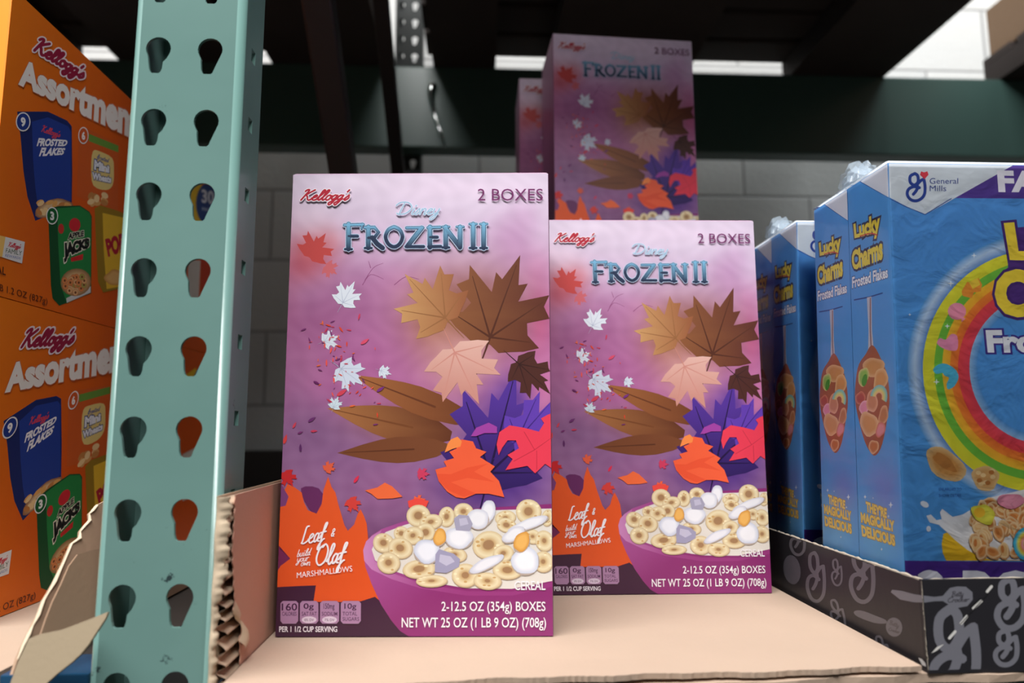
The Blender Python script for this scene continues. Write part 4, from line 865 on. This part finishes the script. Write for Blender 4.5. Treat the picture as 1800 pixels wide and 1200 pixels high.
for q in ([(1360, 770), (1550, 560)], [(1430, 650), (1500, 590)]): tf_.line('scratches', c5(q), 1.6, (24, 24, 26), smooth=0)
tf_.poly('scratches', c5([(1160, 970), (1200, 925), (1250, 905), (1200, 950)]), SCR); ts_.poly('scratches', c5([(1075, 1000), (1100, 1010), (1125, 1040), (1128, 1062), (1100, 1050)]), SCR)
for a_, l in ((tf_, 'grey looping logos and spoon shapes'), (ts_, 'grey looping logos and spoon shapes')):
    for k, o in a_.build(None).items(): keepw(o, dt)

# ------------------------------------------------------------------ orange assortment boxes
OX, OH, OD, OWd = -.3662, .2432, .43, .26
OYU = .5165; OZU = .0041+OH+.0008
def traceO(px, py):
    p = hit(px, py, (OX, 0, 0), (1, 0, 0)); return max(.0004, min(OD-.0004, p.y-OYU)), max(.0004, min(OH-.0004, p.z-OZU))
oa = Art(traceO, lambda u, v, w_: (w_, u, v))
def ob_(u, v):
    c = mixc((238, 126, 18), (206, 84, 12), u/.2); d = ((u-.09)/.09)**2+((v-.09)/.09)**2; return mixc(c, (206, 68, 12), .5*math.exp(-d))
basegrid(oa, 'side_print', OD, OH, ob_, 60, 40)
p_ = 'picture_panels'
def mini(pts, c, side=None):
    oa.poly(p_, pts, c)
p_ = 'pictured_pack#blue'
oa.poly(p_, [(30, 196), (84, 196), (118, 212), (126, 222), (127, 300), (126, 362), (62, 388), (48, 345), (41, 300), (36, 240)], (22, 40, 104)); oa.poly(p_, [(56, 214), (84, 206), (120, 222), (125, 232), (125, 352), (68, 372), (62, 330), (58, 280)], (32, 62, 150))
oa.ell(p_, 94, 366, 34, 15, (222, 190, 146), -.25, (150, 96, 64), bump=.06)
for i in range(14): oa.ell(p_, 94+26*math.cos(i*2.4), 364+9*math.sin(i*1.9), 7, 4, random.choice([(226, 170, 96), (240, 206, 150), (196, 130, 70)]), i, n=10)
oa.script(p_, "Kellogg's", ((73, 219), (108, 232), (107, 242), (72, 231)), (220, 70, 90), 1.4)
oa.text(p_, 'FROSTED', ((66, 242), (119, 246), (117, 257), (64, 257)), (240, 240, 246), .05, shear=.2); oa.text(p_, 'FLAKES', ((71, 259), (115, 260), (112, 272), (68, 275)), (240, 240, 246), .05, shear=.2)
p_ = 'pictured_pack#orange'
oa.poly(p_, [(138, 232), (150, 224), (208, 254), (207, 376), (135, 345)], (206, 92, 34)); oa.poly(p_, [(156, 235), (208, 256), (208, 268), (156, 248)], (104, 150, 60))
oa.poly(p_, [(163, 266), (175, 266), (197, 278), (200, 300), (198, 325), (186, 334), (164, 326), (160, 296)], (226, 204, 128), 3)
oa.text(p_, 'Mini', ((166, 280), (192, 291), (192, 304), (165, 298)), (236, 240, 248), .06, outline=.08, ocol=(44, 66, 130)); oa.text(p_, 'Wheats', ((162, 302), (196, 310), (195, 322), (162, 315)), (236, 240, 248), .05, outline=.08, ocol=(44, 66, 130))
oa.script(p_, 'frosted', ((170, 270), (192, 279), (192, 286), (170, 279)), (60, 80, 150), .9)
for i in range(12): oa.ell(p_, 170+14*math.sin(i*2), 350+7*math.cos(i*1.3), 7, 5, random.choice([(214, 160, 96), (190, 130, 70), (236, 204, 150)]), i, n=10)
p_ = 'pictured_pack#yellow'
oa.poly(p_, [(166, 366), (176, 361), (206, 370), (240, 385), (240, 500), (181, 514), (172, 495), (168, 420)], (150, 120, 30)); oa.poly(p_, [(180, 374), (240, 388), (240, 498), (187, 508), (182, 440)], (228, 186, 50))
oa.text(p_, 'POPS', ((184, 420), (225, 405), (226, 440), (190, 452)), (176, 26, 52), .06); oa.ell(p_, 200, 488, 16, 14, (226, 180, 110), 0, (200, 140, 70), bump=.1)
p_ = 'pictured_pack#green'
oa.poly(p_, [(84, 366), (104, 362), (140, 361), (157, 372), (161, 380), (160, 515), (104, 537), (92, 524), (89, 500), (86, 420)], (12, 78, 40)); oa.poly(p_, [(100, 366), (140, 363), (157, 374), (160, 384), (159, 513), (117, 533), (106, 500), (102, 430)], (34, 132, 66))
oa.ell(p_, 131, 395, 10, 12, (206, 40, 52)); oa.ell(p_, 107, 402, 5, 9, (200, 50, 44))
oa.text(p_, 'APPLE', ((120, 410), (147, 405), (147, 415), (119, 421)), (20, 22, 24), .05, outline=.07, ocol=(230, 226, 206))
oa.text(p_, 'JACKS', ((111, 427), (157, 418), (157, 438), (112, 462)), (20, 22, 24), .07, outline=.07, ocol=(236, 232, 214)); oa.poly(p_, [(124, 453), (146, 446), (145, 456), (125, 460)], (206, 40, 44))
oa.poly(p_, [(117, 532), (116, 524), (159, 503), (159, 514)], (206, 206, 206))
oa.ell(p_, 133, 496, 27, 24, (218, 180, 130), -.3, (150, 110, 70))
for i in range(22): x_, y_ = 133+20*math.cos(i*2.4)*((i % 5)/4), 496+18*math.sin(i*2.4)*((i % 5)/4); oa.ring(p_, x_, y_, 5, 6, 0, .3, ((196, 110, 60), random.choice([(232, 150, 90), (150, 180, 90), (236, 196, 140)]), (180, 110, 60)), (110, 60, 40), n=12)
for x, y, rx, ry, c, t_, rr in ((40, 214, 13, 17, (28, 58, 140), '9', 1), (146, 238, 9, 15, (206, 88, 34), '6', 1), (91, 379, 10.5, 15.5, (14, 96, 48), '3', 1)):
    p_ = 'number_disc#'+t_
    oa.ell(p_, x, y, rx, ry, (236, 236, 236)); oa.ell(p_, x, y, rx*.85, ry*.87, c); oa.text(p_, t_, ((x-rx*.32, y-ry*.52), (x+rx*.34, y-ry*.42), (x+rx*.34, y+ry*.56), (x-rx*.32, y+ry*.48)), (240, 240, 240), .05)
p_ = 'count_panel'
oa.poly(p_, [(328, 322), (352, 320), (362, 345), (368, 395), (335, 395), (322, 360)], (226, 186, 40)); oa.ell(p_, 364, 358, 20, 36, (40, 70, 130)); oa.text(p_, '30', ((354, 332), (376, 336), (376, 360), (354, 356)), (226, 230, 236), .03); oa.text(p_, 'PACK', ((355, 364), (374, 367), (374, 372), (355, 370)), (200, 210, 226), .02)
p_ = 'pictured_pack#far'; oa.poly(p_, [(330, 455), (352, 458), (348, 540), (330, 536)], (206, 200, 190)); oa.poly(p_, [(352, 455), (372, 460), (370, 520), (354, 524)], (190, 60, 30))
q_ = 'family_sticker'
oa.poly(q_, [(9, 416), (43, 425), (38, 463), (3, 452)], (226, 226, 228)); oa.poly(q_, [(-22, 408), (9, 416), (3, 452), (-22, 446)], (240, 196, 110)); oa.script(q_, "Kellogg's", ((14, 425), (38, 430), (36, 437), (13, 433)), (200, 40, 60), 1.0); oa.text(q_, 'FAMILY', ((10, 436), (38, 441), (37, 449), (9, 444)), (50, 90, 60), .0); oa.text(q_, 'REWARDS', ((9, 446), (36, 452), (35, 456), (8, 451)), (90, 120, 180), .0)
r_ = 'brand_lettering'
oa.script(r_, "Kellogg's", ((62, 61), (154, 122), (151, 143), (57, 87)), (150, 26, 62), 5.2, 2.6, (240, 226, 230))
r_ = 'title_lettering'; oa.text(r_, 'Assortment', ((36, 103), (245, 184), (243, 250), (31, 149)), (238, 234, 228), .05, outline=.02, ocol=(200, 120, 90))
r_ = 'cereal_lettering'; oa.text(r_, 'CEREAL', ((-40, 456), (10, 470), (9, 484), (-40, 470)), (74, 30, 20), .01)
r_ = 'net_weight_lettering'; oa.text(r_, 'NET WT 2 LB 1.2 OZ (827g)', ((-70, 478), (83, 524), (82, 538), (-70, 496)), (84, 34, 20), .0)
M_OR = mat('orange_card', (250, 160, 44), .4, noise=.03); M_ORS = mat('orange_card_top', (214, 110, 34), .4)
ob = empty('assortment_cereal_carton', (OX, OYU, OZU), 'upper orange cereal carton of the two stacked at far left', 'cereal carton', 'orange assortment cartons')
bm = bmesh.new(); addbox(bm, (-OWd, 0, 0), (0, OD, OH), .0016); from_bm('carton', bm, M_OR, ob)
bm = bmesh.new(); addbox(bm, (-OWd+.002, .002, OH), (-.002, OD-.002, OH+.0006)); from_bm('top_flap', bm, M_ORS, ob)
oo = oa.build(ob, M_MATTE); [oo['pictured_pack#'+k].__setitem__('label', 'small '+k+' cereal pack picture') for k in ('blue', 'orange', 'green', 'yellow')]; oo['title_lettering']['label'] = 'white bubble lettering'
low = copy_tree(ob); low.location = (OX, OYU+.0165, .0042); low['label'] = 'lower orange cereal carton, resting on the pad and carrying the other one'
